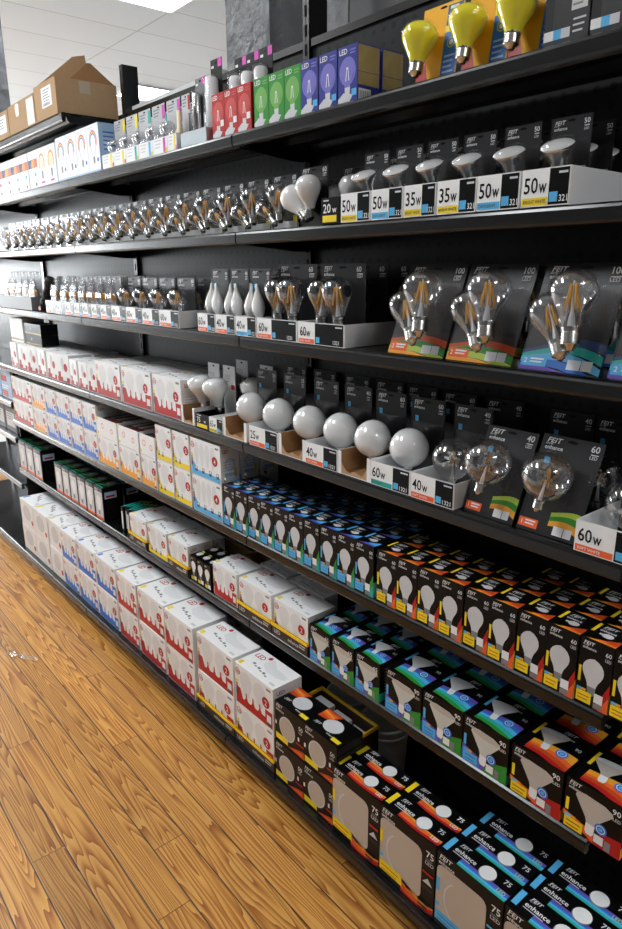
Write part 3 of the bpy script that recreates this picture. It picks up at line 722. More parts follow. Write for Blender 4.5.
def pack_lean(wave, w=.166, h=.212):
    """wide card leaning back with one upright and one tilted clear bulb"""
    t = empty('bulb_pack'); dp = .0
    card(t, w, h, dp, CARDB, art_dark('100', None, wave, '2'))
    M1 = Tr(.034, -.050, .068, -0.16, 0.12); M2 = Tr(.013, -.046, .044, -0.50, 0.05)
    for M, s in ((M1, 1.44), (M2, 1.30)): bulb(t, 'A', M, GLASS, seg=24, s=s)
    b = MB(); b.lathe(scale_prof(bulb_profile('A'), 1.48), BLIS, M1, 20); b.lathe(scale_prof(bulb_profile('A'), 1.34), BLIS, M2, 20)
    b.add([(-w*.47, -.001, .006), (w*.47, -.001, .006), (w*.47, -.001, h*.80), (-w*.47, -.001, h*.80)], [(0, 1, 2, 3)], BLIS); b.build('blister', t)
    return t
def pack_globe(clear, num, w=.108, h=.205, lean=False):
    t = empty('globe_bulb_pack'); dp = .125 if not lean else .0
    card(t, w, h, dp, SLATE if lean else CARDB, art_dark(num, 'sq', 'small' if lean else None, '1' if lean else None))
    s = .80 if not lean else .80
    M = Tr(-.004, .064 if not lean else -.052, .036 if not lean else .062, 0, 0)
    o = bulb(t, 'G', M, GLASS if clear else FROST, clear, seg=28, s=s)
    if clear:                                                   # chrome flecks added inside the clear globes to imitate silver glints
        f = MB()
        for k in range(26):
            a = random.random()*2*PI; zz = .045+random.random()*.05; r = .010+.022*random.random()
            c = M @ Vector((r*math.cos(a)*s, r*math.sin(a)*s, zz*s)); f.box(c.x-.004, c.x+.004, c.y-.001, c.y+.001, c.z-.003, c.z+.004, CHROME)
        f.build('reflector', o)
    b = MB(); y = dp-.001
    b.lathe(scale_prof(bulb_profile('G'), s*1.03, -.001), BLIS, M, 24)
    b.add([(-w*.44, y, .01), (w*.44, y, .01), (w*.44, y, h*.7), (-w*.44, y, h*.7)], [(0, 1, 2, 3)], BLIS); b.build('blister', t)
    return t
def pack_reflector(acc, w=.080, h=.152):
    t = empty('spot_bulb_pack'); dp = .062
    A = YEL if acc == 'yellow' else BLU
    def art(f):
        art_dark('50')(f); f.rect(f.w*.06, f.h*.36, f.w*.13, f.h*.62, A, 1); f.rect(f.w*.70, f.h*.36, f.w*.93, f.h*.44, PALE, 1); f.rect(f.w*.72, f.h*.37, f.w*.91, f.h*.43, BLK, 2)
    card(t, w, h, dp, SLATE, art)
    M = Tr(.0, .034, .060, 0.10, 0.45) @ Matrix.Scale(.84, 4)
    g = MB(); g.lathe([(.012, 0), (.013, .012), (.0145, .018), (.022, .033), (.0325, .046), (.0345, .049), (.0345, .052)], mat('silvered glass', (.75, .75, .76), .18, metal=.9), M, 24); o = g.build('reflector', t)
    l = MB(); l.lathe([(.0345, .052), (.030, .0555), (.018, .0575), (.0, .0582)], mat('frosted lens', (.74, .74, .74), .25, coat=.4), M, 24); l.build('lens', o)
    p = MB(); p.lathe([(0, -.018), (.010, -.018), (.012, -.010), (.012, .001)], STEM, M, 14); p.build('lamp_base', o)
    b = MB(); b.lathe([(.016, -.01), (.018, .014), (.038, .050), (.038, .060), (.0, .066)], BLIS, M, 18)
    b.add([(-w*.44, dp-.001, .01), (w*.44, dp-.001, .01), (w*.44, dp-.001, h*.75), (-w*.44, dp-.001, h*.75)], [(0, 1, 2, 3)], BLIS); b.build('blister', t)
    return t
def pack_flood(w=.074, h=.20):
    t = empty('flood_bulb_pack'); dp = .10
    def art(f): f.rect(f.w*.05, f.h*.74, f.w*.6, f.h*.84, PALE, 1); f.rect(f.w*.66, f.h*.60, f.w*.95, f.h*.68, RED, 1); f.bars(f.w*.08, f.h*.71, f.w*.4, 2, .004, .004, GRY)
    card(t, w, h, dp, OFFW, art)
    M = Tr(0, .05, .066, 0.0, 0.12)
    bulb(t, 'flood', M, FROST, False, seg=24, s=.95); blister(t, 'flood', M, 1.0, None, 18)
    return t
def pack_bug(w=.105, h=.150):
    t = empty('yellow_bulb_pack'); dp = .0
    def art(f):
        w, h = f.w, f.h
        f.rect(w*.62, h*.02, w*.98, h*.62, MBLU, 1); f.rect(w*.62, h*.62, w*.98, h*.70, YEL, 2); f.rect(w*.62, h*.70, w*.98, h*.96, NAVY, 1)
        f.bars(w*.68, h*.90, w*.2, 3, .006, .006, OFFW, 2); f.ring(w*.8, h*.48, w*.10, w*.075, LIME, 2, n=14); f.disc(w*.8, h*.48, w*.05, OFFW, 2, n=10); f.bars(w*.67, h*.30, w*.26, 5, .004, .006, LBLU, 2)
        f.poly([(0, 0), (w*.34, 0), (w*.14, h*.42), (0, h*.42)], RED, 1)
    card(t, w, h, dp, CARDY, art)
    M = Tr(-.020, -.038, .030, 0, 0) @ Matrix.Diagonal((1.14, 1.14, .94, 1))
    bulb(t, 'A', M, BUGY, False, seg=24, s=1.06)
    b = MB(); b.lathe(scale_prof(bulb_profile('A'), 1.13), BLIS, M, 18); b.build('blister', t)
    return t
def pack_small(tab, w=.092, h=.165, kind='A'):
    """pale grey card with a small clear lamp and a coloured corner tab"""
    t = empty('small_bulb_pack'); dp = .05
    T = {'yellow': YEL, 'magenta': MAG, 'teal': TEAL, 'red': RED}[tab]
    def art(f):
        f.rect(f.w*.78, f.h*.72, f.w, f.h*.97, T, 1); f.bars(f.w*.1, f.h*.9, f.w*.5, 3, .004, .005, GRY); f.rect(f.w*.80, f.h*.30, f.w*.98, f.h*.66, DGRY, 1)
    card(t, w, h, dp, mat('light grey card', (.50, .50, .51), .45), art)
    if kind == 'A':
        for x, ry in ((-.018, .2), (.012, -.1)): bulb(t, 'A', Tr(x, .026, .040, ry, 0), GLASS, False, seg=14, s=.75)
    else:
        M = Tr(-.004, .026, .04); g = MB(); g.lathe([(0, 0), (.011, 0), (.011, .02), (.008, .024), (.008, .075), (0, .08)], mat('cream lamp', (.85, .70, .45), .3), M, 12); g.build('lamp', t)
    b = MB(); b.box(-w*.42, w*.36, .002, dp-.001, .012, h*.66, FLATB); b.build('blister', t)
    return t
def pack_tube(white=True, w=.058, h=.225):
    t = empty('tube_lamp_pack'); dp = .035
    def art(f):
        f.rect(f.w*.66, f.h*.90, f.w*.98, f.h*.995, MAG, 2); f.rect(f.w*.08, f.h*.90, f.w*.3, f.h*.93, OFFW, 2); f.rect(f.w*.7, f.h*.1, f.w*.95, f.h*.5, SILH, 2)
    card(t, w, h, dp, BLK if white else GREYC, art)
    g = MB(); r = .021 if white else .014
    g.lathe([(0, .012), (r*.8, .012), (r, .018), (r, h*.74), (r*.8, h*.78), (0, h*.79)], TUBEW if white else CHROME, Tr(-.008 if white else -.004, .022, 0), 16); g.build('lamp', t)
    b = MB(); b.lathe([(0, .008), (r*1.2, .010), (r*1.2, h*.79), (0, h*.83)], BLIS, Tr(-.008 if white else -.004, .022, 0), 14); b.build('blister', t)
    return t

def tray(w, h=.062, d=.25, watt='60', acc='orange', body=None, style='half', front=True, sides=True):
    """open-topped display tray with a printed front"""
    body = body or WHT
    A = {'orange': ORG, 'blue': BLU, 'yellow': YEL, 'teal': TEAL, 'magenta': MAG}[acc]
    b = MB(); t = .002
    b.box(-w/2, w/2, 0, d, 0, t, body)
    if sides: b.box(-w/2, -w/2+t, 0, d, t, h, body); b.box(w/2-t, w/2, 0, d, t, h, body)
    b.box(-w/2+t, w/2-t, d-t, d, t, h, body)
    if front:
        b.box(-w/2+t*.0, w/2, -t, 0, 0, h, body)
        f = Face(b, (-w/2, -t, 0), (1, 0, 0), (0, 0, 1), w, h)
        s0 = .56 if w < .16 else .36
        if style == 'half':
            tw_ = min(w*s0*.62, text_geom(watt)[2]*h*.42/.7*.78); f.text(watt, w*.04, h*.36, h*.42, BLK, 1, sx=.78, maxw=tw_); f.text('w', w*.04+tw_+h*.04, h*.36, h*.36, BLK, 1, sx=.7, maxw=w*s0*.28); f.rect(w*.02, h*.03, w*s0, h*.24, A, 1)
            f.text({'orange': 'SOFT WHITE', 'yellow': 'BRIGHT WHITE', 'blue': 'DAYLIGHT', 'teal': 'DAYLIGHT', 'magenta': 'WHITE'}[acc], w*.05, h*.09, h*.09, OFFW if acc == 'orange' else DGRY, 2, maxw=w*s0*.85)
            f.rect(w*(s0+.02), h*.03, w*.98, h*.97, BLK, 1); f.rect(w*(s0+.04), h*.10, w*(s0+.04)+h*.26, h*.36, BLU, 2)
            f.text('1321', w*.97-min(w*.24, h*.7), h*.10, h*.17, OFFW, 2, maxw=min(w*.24, h*.7)); f.bars(w*.97-min(w*.2, h*.5), h*.82, min(w*.18, h*.45), 1, h*.06, .002, PALE, 2)
        elif style == 'black':
            f.text(watt, w*.10, h*.42, h*.34, OFFW, 1, maxw=w*.45); f.text('w', w*.62, h*.42, h*.24, OFFW, 1); f.rect(w*.08, h*.06, w*.85, h*.32, YEL, 1); f.bars(w*.12, h*.86, w*.3, 1, .003, .002, PALE)
        elif style == 'small':
            f.bars(w*.12, h*.8, w*.45, 3, .004, .006, PALE); f.rect(w*.70, h*.05, w*.86, h*.95, A, 1); f.rect(w*.86, h*.05, w*.98, h*.3, YEL if acc != 'yellow' else MAG, 1)
    else:
        # the front has been torn away: low ragged edge with the brown inside showing
        n = 9; pts = [(-w/2, 0, t)]
        for k in range(n): pts.append((-w/2+w*k/(n-1), 0, t+h*(.75 if k in (0, n-1) else .42 if k in (1, n-2) else .10+.06*((k*5) % 3))))
        pts.append((w/2, 0, t)); b.add(pts, [tuple(range(len(pts)))], KRAFT)
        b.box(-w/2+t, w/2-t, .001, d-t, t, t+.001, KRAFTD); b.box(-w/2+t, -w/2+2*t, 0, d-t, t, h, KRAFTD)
        b.box(-w/2, -w/2+.012, -.001, 0, 0, h, WHT); b.box(w/2-.012, w/2, -.001, 0, 0, h, WHT)
    return b.build('display_tray')

def rimmed_tray(w, h=.05, d=.13):
    b = MB(); t = .002
    b.box(-w/2, w/2, 0, d, 0, t, BROWN); b.box(-w/2, w/2, -t, 0, 0, h, BROWN)
    b.box(-w/2, -w/2+t, 0, d, t, h, BROWN); b.box(w/2-t, w/2, 0, d, t, h, BROWN); b.box(-w/2, w/2, d, d+t, 0, h, BROWN)
    f = Face(b, (-w/2, -t, 0), (1, 0, 0), (0, 0, 1), w, h)
    f.text('LED', w*.06, h*.30, h*.30, SILH, 1); f.text('enhance', w*.46, h*.25, h*.28, PALE, 1, maxw=w*.3); f.bars(w*.78, h*.5, w*.16, 2, .004, .004, SILH)
    o = b.build('display_tray')
    r = MB(); r.box(-w/2-.001, w/2+.001, -.005, .001, h-.010, h, RAILY); r.box(-w/2-.002, -w/2+.003, .001, d, h-.010, h, RAILY); r.box(w/2-.003, w/2+.002, .001, d, h-.010, h, RAILY)
    r.build('yellow_rim', o)
    return o

# ================================================================== STOCK, SHELF BY SHELF
Z1, Z2, Z3, Z4, Z5, Z6, Z7 = zs['top'], zs['bulbs'], zs['trays'], zs['globes'], zs['cartons'], zs['spots'], ZB
Z1 += .001; Z2 += .001; Z3 += .001; Z4 += .001; Z5 += .001; Z6 += .001; Z7 += .001
mid = lambda a, b: (a+b)/2

# ---------- bottom deck: white cartons two high
G = 'white bulb cartons stacked two high on the bottom deck'
def stack(x0, x1, acc, key, names, plain=False, d=.14, y=-.090, hh=.150, low=None, yaw=0.0, nb=2):
    p = white_box(acc, x1-x0-(.012 if low else .006), hh, d, plain=plain, nb=nb); x = mid(x0, x1)
    put(p, x, y+random.uniform(0, .006), Z7+hh+.0012+(low or 0), 'upper '+names, 'light bulb carton', G, yaw)
    put(p, x, y, Z7+(low or 0), 'lower '+names, 'light bulb carton', G)
    if d < .2 and not low: put(p, x, y+d+.010, Z7, 'lower rear carton hidden behind '+names, 'light bulb carton', G)
stack(-3.925, -3.705, 'blue', 1, 'white carton with blue edge, leftmost column on bottom deck', plain=True, d=.26)
stack(-3.700, -3.480, 'yellow', 2, 'white carton with yellow edge, second column on bottom deck', plain=True, d=.26)
L7 = [(-3.470, -3.290, 'red', 'big plain white carton, third column on bottom deck', True),
      (-3.285, -3.085, 'blue', 'white carton with blue print, leftmost blue column on bottom deck', False),
      (-3.080, -2.855, 'blue', 'white carton with blue print, middle blue column on bottom deck', False),
      (-2.850, -2.630, 'blue', 'white carton with blue print, rightmost blue column on bottom deck', False),
      (-2.620, -2.425, 'red', 'white carton with red print, leftmost red column on bottom deck', False),
      (-2.420, -2.190, 'red', 'white carton with red print, second red column on bottom deck', False),
      (-2.185, -1.965, 'red', 'white carton with red print, third red column on bottom deck', False)]
for x0, x1, acc, nm, pl in L7: stack(x0, x1, acc, 0, nm, pl, d=.15)
for x0, x1, nm in ((-1.945, -1.700, 'white carton with red print above left yellow-rimmed tray'), (-1.695, -1.472, 'white carton with red print above right yellow-rimmed tray')):
    stack(x0, x1, 'red', 0, nm, d=.115, low=.003)
    put(rimmed_tray(x1-x0-.001, .05, .125), mid(x0, x1), -.094, Z7, 'brown yellow-rimmed tray under the '+('left' if x0 < -1.8 else 'right')+' red-printed cartons on bottom deck', 'display tray', 'yellow-rimmed trays')
# recessed lights
rp = recessed_box()
for x, c in ((-1.396, 'left'), (-1.254, 'right')):
    for k, lv in enumerate(('bottom', 'top')):
        put(rp, x, -.093+.004*k, Z7+.1385*k, f'small black box with round recessed light, {lv} of the {c} stack', 'recessed light box', 'small black recessed light boxes')
# downlights
do, db = downlight_box('orange'), downlight_box('blue')
GD = 'large black downlight boxes on the bottom deck'
for k, x in enumerate((-1.096, -.908)):
    for r, rn in enumerate(('front', 'rear')):
        put(do, x+.006*r, -.098+.066*r, Z7, f'large black downlight box with orange stripes, {("left", "right")[k]} one in the {rn} row', 'downlight box', GD)
for k, x in enumerate((-.718, -.528)):
    for r, rn in enumerate(('front', 'second', 'third')):
        put(db, x+.004*r, -.098+.066*r, Z7, f'large black downlight box with blue stripes, {("left", "right")[k]} one in the {rn} row', 'downlight box', GD)
# things behind the bottom row
def bucket(x, y, label):
    b = MB(); b.lathe([(0, .0), (.058, .0), (.062, .006), (.072, .19), (.077, .192), (.077, .20), (.070, .20), (.060, .01), (0, .008)], PLAS, None, 28)
    b.lathe([(.0745, .165), (.077, .168), (.077, .172), (.0745, .175)], PLAS, None, 28)
    o = b.build('bucket'); o.location = (x, y, Z7+H); tag(o, label, 'bucket', 'pale plastic buckets')
    h = MB(); pts = [(.078*math.cos(t), .02+.06*math.sin(t)*.4+.04, .17-.08*math.sin(t)) for t in [PI*k/10 for k in range(11)]]; h.tube(pts, .0018, SCREW); h.build('handle', o)
bucket(-1.255, .185, 'pale grey plastic bucket behind the downlight boxes, right one')
bucket(-1.43, .190, 'pale grey plastic bucket behind the recessed light boxes, left one')
ot = empty('open_carton', (-1.343, .008, Z7+H)); tag(ot, 'open dark carton with golden rim behind the small recessed light boxes', 'open carton')
b = MB(); b.box(-.13, .13, 0, .10, 0, .002, BROWN)
for a in ((-.13, -.128, 0, .10), (.128, .13, 0, .10), (-.128, .128, 0, .002), (-.128, .128, .098, .10)): b.box(a[0], a[1], a[2], a[3], .002, .23, BROWN)
b.build('carton', ot); b = MB()
for a in ((-.131, -.127, -.001, .101), (.127, .131, -.001, .101), (-.127, .127, -.001, .003), (-.127, .127, .097, .101)): b.box(a[0], a[1], a[2], a[3], .222, .2335, RAILY)
b.build('rim', ot)
b = MB()
for k in range(3): b.box(-.12+.08*k, -.05+.08*k, .012+.006*k, .085, .003, .212-.01*k, SILH)
tag(b.build('bulb_sleeves', loc=(-1.343, .008, Z7+H)), 'grey sleeved bulbs standing inside the open golden-rimmed carton', 'bulb sleeves', kind='stuff')

# ---------- floodlight shelf
sb30, sb38, so38 = spot_box('blue', .094, .118, .105, '65'), spot_box('blue'), spot_box('orange')
GS = 'black floodlight boxes'
xs = [(-1.412, -1.316), (-1.314, -1.214), (-1.212, -1.114)]
for k, (a, c) in enumerate(xs):
    for r, rn in enumerate(('front', 'rear')):
        put(sb30, mid(a, c), .006+.109*r, Z6, f'small black blue-striped floodlight box, {ORD[k+1]} from left, {rn} row', 'floodlight box', GS)
for k, x in enumerate((-1.030, -.900, -.772)):
    for r, rn in enumerate(('front', 'rear')):
        put(sb38, x, .006+.128*r, Z6, f'large black blue-striped floodlight box, {ORD[k+1]} from left, {rn} row', 'floodlight box', GS)
for k, x in enumerate((-.638, -.506)):
    for r, rn in enumerate(('front', 'rear')):
        put(so38, x, .006+.128*r, Z6, f'large black orange-striped floodlight box, {("left", "right")[k]} one, {rn} row', 'floodlight box', GS)
# white cartons in rimmed trays
GW = 'white bulb cartons on the floodlight shelf'
W6 = [(-1.970, -1.806, 'red', 'left'), (-1.800, -1.606, 'red', 'middle'), (-1.600, -1.418, 'red', 'right')]
for i, (a, c, acc, nm) in enumerate(W6):
    wbx = white_box(acc, c-a-.011, .125, .112, teeth=(i == 0))
    put(wbx, mid(a, c), .009, Z6+.004, f'white carton with red badge, {nm} of three beside the black floodlight boxes, front', 'light bulb carton', GW)
    if i < 2: put(white_box(acc, c-a-.011, .125, .058, teeth=(i == 0)), mid(a, c)+.125, .130, Z6+.004, f'white carton with red badge, {nm} of three beside the black floodlight boxes, rear', 'light bulb carton', GW)
    if i: put(rimmed_tray(c-a-.001, .045, .118), mid(a, c), .004, Z6, f'brown yellow-rimmed tray under the {nm} white carton beside the floodlight boxes', 'display tray', 'yellow-rimmed trays')
W6b = [(-2.655, -2.490, 'left'), (-2.484, -2.310, 'middle'), (-2.304, -2.142, 'right')]
for i, (a, c, nm) in enumerate(W6b):
    wbx = white_box('yellow', c-a-.011, .122, .112, plain=False)
    put(wbx, mid(a, c), .009, Z6+.004, f'white carton with yellow edge, {nm} of three near the small packs, front', 'light bulb carton', GW)
    wbr = white_box('yellow', c-a-.011, .115, .050)
    put(wbr, mid(a, c)-.005, .130, Z6+.004, f'white carton with yellow edge, {nm} of three near the small packs, rear', 'light bulb carton', GW)
    if i != 1: put(rimmed_tray(c-a-.001, .045, .118), mid(a, c), .004, Z6, f'brown yellow-rimmed tray under the {nm} yellow-edged white carton', 'display tray', 'yellow-rimmed trays')
def small_dark(w=.044, h=.10, d=.06):
    def front(f):
        f.bulb(f.w*.5, f.h*.2, f.h*.6, OFFW, GRY, 2); f.rect(f.w*.05, f.h*.02, f.w*.5, f.h*.16, YEL, 2); f.rect(f.w*.55, f.h*.04, f.w*.95, f.h*.2, OFFW, 2); f.text('LED', f.w*.1, f.h*.86, f.h*.06, OFFW)
    def top(f): f.disc(f.w*.5, f.h*.5, f.w*.32, PALE, 1, rv=f.h*.25); f.rect(f.w*.1, f.h*.8, f.w*.5, f.h*.92, YEL, 1)
    return carton('small_lamp_box', w, h, d, BLK, front, top)
sd = small_dark()
for k, x in enumerate((-2.112, -2.062, -2.012)):
    for r, rn in enumerate(('front', 'second')):
        put(sd, x, .012+.064*r, Z6, f'small black and yellow lamp box, {("left", "middle", "right")[k]} of three between white cartons, {rn} row', 'small lamp box', 'small black lamp boxes')
# slim clamshell packs in a heap at the far end
def slim(w=.016, h=.115, d=.16):
    b = MB(); b.box(-w/2, w/2, 0, d, 0, h, SLATE); f = Face(b, (-w/2, 0, 0), (1, 0, 0), (0, 0, 1), w, h); f.rect(.002, .01, w-.002, h-.02, OFFW, 1)
    f = Face(b, (-w/2, 0, h), (1, 0, 0), (0, 1, 0), w, d); f.rect(.001, .01, w-.001, d*.5, TEAL, 1); f.rect(.001, d*.55, w-.001, d*.7, LIME, 1)
    return b.build('slim_lamp_pack')
sl = slim()
for k in range(6):
    put(sl, -2.775+.020*k, .03+.012*(k % 3), Z6, f'thin dark lamp pack standing in a row beside white cartons, {ORD[k+1]} from left', 'slim lamp pack', 'thin dark lamp packs', rz=.12)
bl = boxed_lamp_dark(.098, .165, .10)
for k, x in enumerate((-3.51, -3.405, -3.300, -3.195, -3.090, -2.985)):
    put(bl, x, .01, Z6, f'black lamp box with orange foot, {ORD[k+1]} from left in the row of six', 'lamp box', 'black lamp boxes under the white stacks')
    put(bl, x+.004, .118, Z6, f'black lamp box hidden behind {ORD[k+1]} from left in the row of six', 'lamp box', 'black lamp boxes under the white stacks')
bl2 = boxed_lamp_dark(.125, .178, .11)
for k, x in enumerate((-4.10, -3.968, -3.836)):
    put(bl2, x, .01, Z6, f'tall black bulb box at far end of floodlight shelf, {("left", "middle", "right")[k]} of three', 'lamp box', 'tall black bulb boxes')
# stray stock at the back of the floodlight shelf
kp = MB(); kp.box(-.25, .25, 0, .012, 0, .09, KRAFT); tag(kp.build('cardboard_sheet', loc=(-2.22, .215, Z6+H)), 'plain brown cardboard sheet upright behind the yellow-edged white cartons', 'cardboard')
ob = MB(); w_, d_, h_ = .12, .100, .105
for a in ((-w_/2, w_/2, 0, .002), (-w_/2, w_/2, d_-.002, d_), (-w_/2, -w_/2+.002, .002, d_-.002), (w_/2-.002, w_/2, .002, d_-.002)): ob.box(a[0], a[1], a[2], a[3], 0, h_, KRAFT)
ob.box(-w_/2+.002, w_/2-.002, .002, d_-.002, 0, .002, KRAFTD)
tag(ob.build('open_carton', loc=(-1.925, .140, Z6+H)), 'open brown cardboard carton behind the white red-badge cartons', 'open carton')
def long_box(loc, w, h, d, A, label, rz=0):
    b = MB(); b.box(-w/2, w/2, 0, d, 0, h, WHT); f = Face(b, (-w/2, 0, 0), (1, 0, 0), (0, 0, 1), w, h); f.rect(.0, h*.2, w*.8, h*.9, A, 1); f.bars(w*.1, h*.6, w*.4, 2, .006, .006, OFFW, 2)
    f = Face(b, (w/2, 0, 0), (0, 1, 0), (0, 0, 1), d, h); f.rect(d*.2, h*.2, d*.8, h*.6, YEL, 1)
    o = b.build('long_carton', loc=loc); o.rotation_euler = (0, 0, rz); tag(o, label, 'carton')
long_box((-1.65, .200, Z6+H), .12, .165, .05, MBLU, 'white carton with blue label standing at the back by the right white cartons')

# ---------- cartons shelf: white stacks then black bulb boxes
GB = 'black boxed bulbs on the cartons shelf'
bb, yb = bulb_box('blue', .0705), bulb_box('yellow', .0685)
bx = [-1.871+.0722*k for k in range(10)]
for k, x in enumerate(bx):
    for r, rn in enumerate(('front', 'second', 'third')):
        if r == 2 and k < 4: continue
        put(bb, x+.036+random.uniform(-.0006, .0006), .006+.081*r+(random.uniform(0, .004) if r < 2 else 0), Z5, f'slim black blue-edged bulb box, {ORD[k+1]} from left, {rn} row', 'light bulb box', GB)
yx = [-1.1385+.0703*k for k in range(10)]
for k, x in enumerate(yx):
    for r, rn in enumerate(('front', 'second', 'third')):
        if r == 2 and k < 5: continue
        put(yb, x+.035+random.uniform(-.0006, .0006), .006+.081*r+(random.uniform(0, .004) if r < 2 else 0), Z5, f'slim black yellow-edged bulb box, {ORD[k+1]} from left, {rn} row', 'light bulb box', GB)
GC = 'white bulb cartons stacked two high'
L5 = [(-4.145, -3.800, 'red', 3, 'white carton with red print at far left end'), (-3.795, -3.590, 'orange', 2, 'white carton with orange print next to the red one'),
      (-3.585, -3.430, 'blue', 2, 'narrow white carton with blue print, first blue stack'), (-3.425, -3.250, 'blue', 2, 'white carton with blue print, second blue stack'),
      (-3.245, -3.090, 'blue', 2, 'white carton with blue print, third blue stack'), (-3.085, -2.925, 'blue', 2, 'white carton with blue print, fourth blue stack')]
for x0, x1, acc, nb, nm in L5:
    p = white_box(acc, x1-x0-.006, .128, .12, nb=nb)
    put(p, mid(x0, x1), .008, Z5, 'lower '+nm, 'light bulb carton', GC)
    put(p, mid(x0, x1), .012, Z5+.1292, 'upper '+nm, 'light bulb carton', GC)
    put(p, mid(x0, x1), .134, Z5, 'lower rear '+nm, 'light bulb carton', GC)
    put(p, mid(x0, x1), .138, Z5+.1292, 'upper rear '+nm, 'light bulb carton', GC)
for k, (x0, x1) in enumerate(((-2.920, -2.700), (-2.695, -2.495), (-2.490, -2.352))):
    p = white_box('orange', x1-x0-.006, .126, .12); nm = ('left', 'middle', 'right')[k]
    put(p, mid(x0, x1), .008, Z5, f'white carton with orange print, {nm} of three, bottom layer', 'light bulb carton', GC)
    put(p, mid(x0, x1), .134, Z5, f'white carton with orange print, {nm} of three, bottom layer rear', 'light bulb carton', GC)
    # low open-topped cartons on top
    t = empty('open_carton', (mid(x0, x1), .008, Z5+.1275+H)); tag(t, f'low open white carton on top of the {nm} orange-printed carton', 'open carton', 'low open white cartons')
    w = x1-x0-.008; b = MB(); d = .21
    for a in ((-w/2, w/2, 0, .002), (-w/2, w/2, d-.002, d), (-w/2, -w/2+.002, .002, d-.002), (w/2-.002, w/2, .002, d-.002)): b.box(a[0], a[1], a[2], a[3], .001, .085, WHT)
    b.box(-w/2, w/2, 0, d, 0, .001, WHT)
    f = Face(b, (-w/2, 0, 0), (1, 0, 0), (0, 0, 1), w, .085); f.ring(w*.3, .05, .013, .010, ORG, 1, n=14); f.rect(w*.02, .006, w*.1, .02, YEL, 1); f.rect(w*.02, .072, w*.08, .083, YEL, 1); f.ring(w*.75, .04, .012, .009, ORG, 1, n=12)
    b.build('carton', t)
    c = MB(); c.box(-w/2+.003, w/2-.003, .003, d-.003, .0015, .074, BROWN); g = Face(c, (-w/2+.003, .003, .074), (1, 0, 0), (0, 1, 0), w-.006, d-.006)
    for q in range(3): g.rect((w-.006)*(.08+.30*q), d*.25, (w-.006)*(.26+.30*q), d*.75, WHT, 1); g.rect((w-.006)*(.28+.30*q), d*.1, (w-.006)*(.33+.30*q), d*.8, RED, 1)
    c.build('packs_inside', t)
for k, (x0, x1) in enumerate(((-2.345, -2.216), (-2.211, -2.085))):
    p = white_box('yellow', x1-x0-.006, .135, .12, nb=1); nm = ('left', 'right')[k]
    for lv in (0, 1):
        for r, rn in ((0, 'front'), (1, 'rear')):
            put(p, mid(x0, x1), .008+.126*r, Z5+.1365*lv, f'narrow white carton with yellow print, {nm} stack, {("lower", "upper")[lv]} {rn} one', 'light bulb carton', GC)
p = white_box('sky', .196, .135, .075, nb=4, badge='4')
for lv in (0, 1):
    for r, rn in ((0, 'front'), (1, 'middle'), (2, 'rear')):
        put(p, -1.977, .008+.083*r, Z5+.1365*lv, f'white carton with sky blue foot and badge 4, {("lower", "upper")[lv]} {rn} one', 'light bulb carton', GC)

# ---------- globes shelf
gw = {n: pack_globe(False, n) for n in ('25', '40', '60')}
GG = 'round globe bulbs on dark cards'
gl = [(-1.778, '25'), (-1.632, '25'), (-1.482, '40'), (-1.347, '40'), (-1.222, '60'), (-1.094, '60')]
gc = pack_globe(True, '40')
for k, (x, n) in enumerate(gl):
    put(gw[n], x, .010, Z4+.0035, f'white globe bulb on a dark card, {ORD[k+1]} from left in the front row', 'globe bulb pack', GG)
    put(gw[n], x+.0005, .132, Z4+.0035, f'dark globe bulb card standing behind the {ORD[k+1]} white globe from left', 'globe bulb pack', GG)
put(gc, -.958, .012, Z4+.0035, 'clear globe bulb with silver glints in the white 40w tray', 'globe bulb pack', GG)
put(gc, -.956, .132, Z4+.0035, 'dark globe bulb card behind the clear globe in the 40w tray', 'globe bulb pack', GG)
gl1, gl2 = pack_globe(True, '40', .126, .20, True), pack_globe(True, '60', .134, .205, True)
put(gl1, -.820, .020, Z4, 'clear globe bulb on a leaning card marked 40, beside the white tray', 'globe bulb pack', GG, rx=-.40)
put(gl2, -.680, .020, Z4, 'clear globe bulb on a leaning card marked 60, near right edge', 'globe bulb pack', GG, rx=-.40)
for k, (x, n) in enumerate(((-.80, 'first'), (-.687, 'second'))):
    put(gc, x+.02, .138, Z4, f'dark globe bulb card standing behind the {n} leaning clear globe card', 'globe bulb pack', GG)
put(gc, -.535, .012, Z4+.0035, 'clear globe bulb in the white 60w tray at the right edge', 'globe bulb pack', GG)
put(gc, -.535, .132, Z4+.0035, 'dark globe bulb card behind the 60w tray at right edge', 'globe bulb pack', GG)
GT = 'white printed display trays'
put(tray(.145, .060, .262, '25', 'orange'), -1.619, .003, Z4, 'white globe tray printed 25w with orange strip', 'display tray', GT)
put(tray(.134, .060, .262, '40', 'orange'), -1.351, .003, Z4, 'white globe tray printed 40w holding a white globe', 'display tray', GT)
put(tray(.132, .060, .262, '60', 'teal'), -1.093, .003, Z4, 'white globe tray printed 60w with blue strip', 'display tray', GT)
put(tray(.128, .060, .262, '40', 'orange'), -.960, .003, Z4, 'white globe tray printed 40w holding the clear globe', 'display tray', GT)
put(tray(.136, .062, .262, '60', 'orange'), -.538, .003, Z4, 'white globe tray printed 60w with orange strip, at right edge', 'display tray', GT)
put(tray(.122, .062, .26, front=False), -1.481, .003, Z4, 'torn open white tray with brown inside between the 25w and 40w trays', 'display tray', GT)
put(tray(.120, .062, .26, front=False), -1.222, .003, Z4, 'torn open white tray with brown inside between 40w and 60w trays', 'display tray', GT)
put(tray(.130, .062, .26, front=False), -1.775, .003, Z4, 'torn open white tray under the leftmost white globe', 'display tray', GT)
fl = pack_flood()
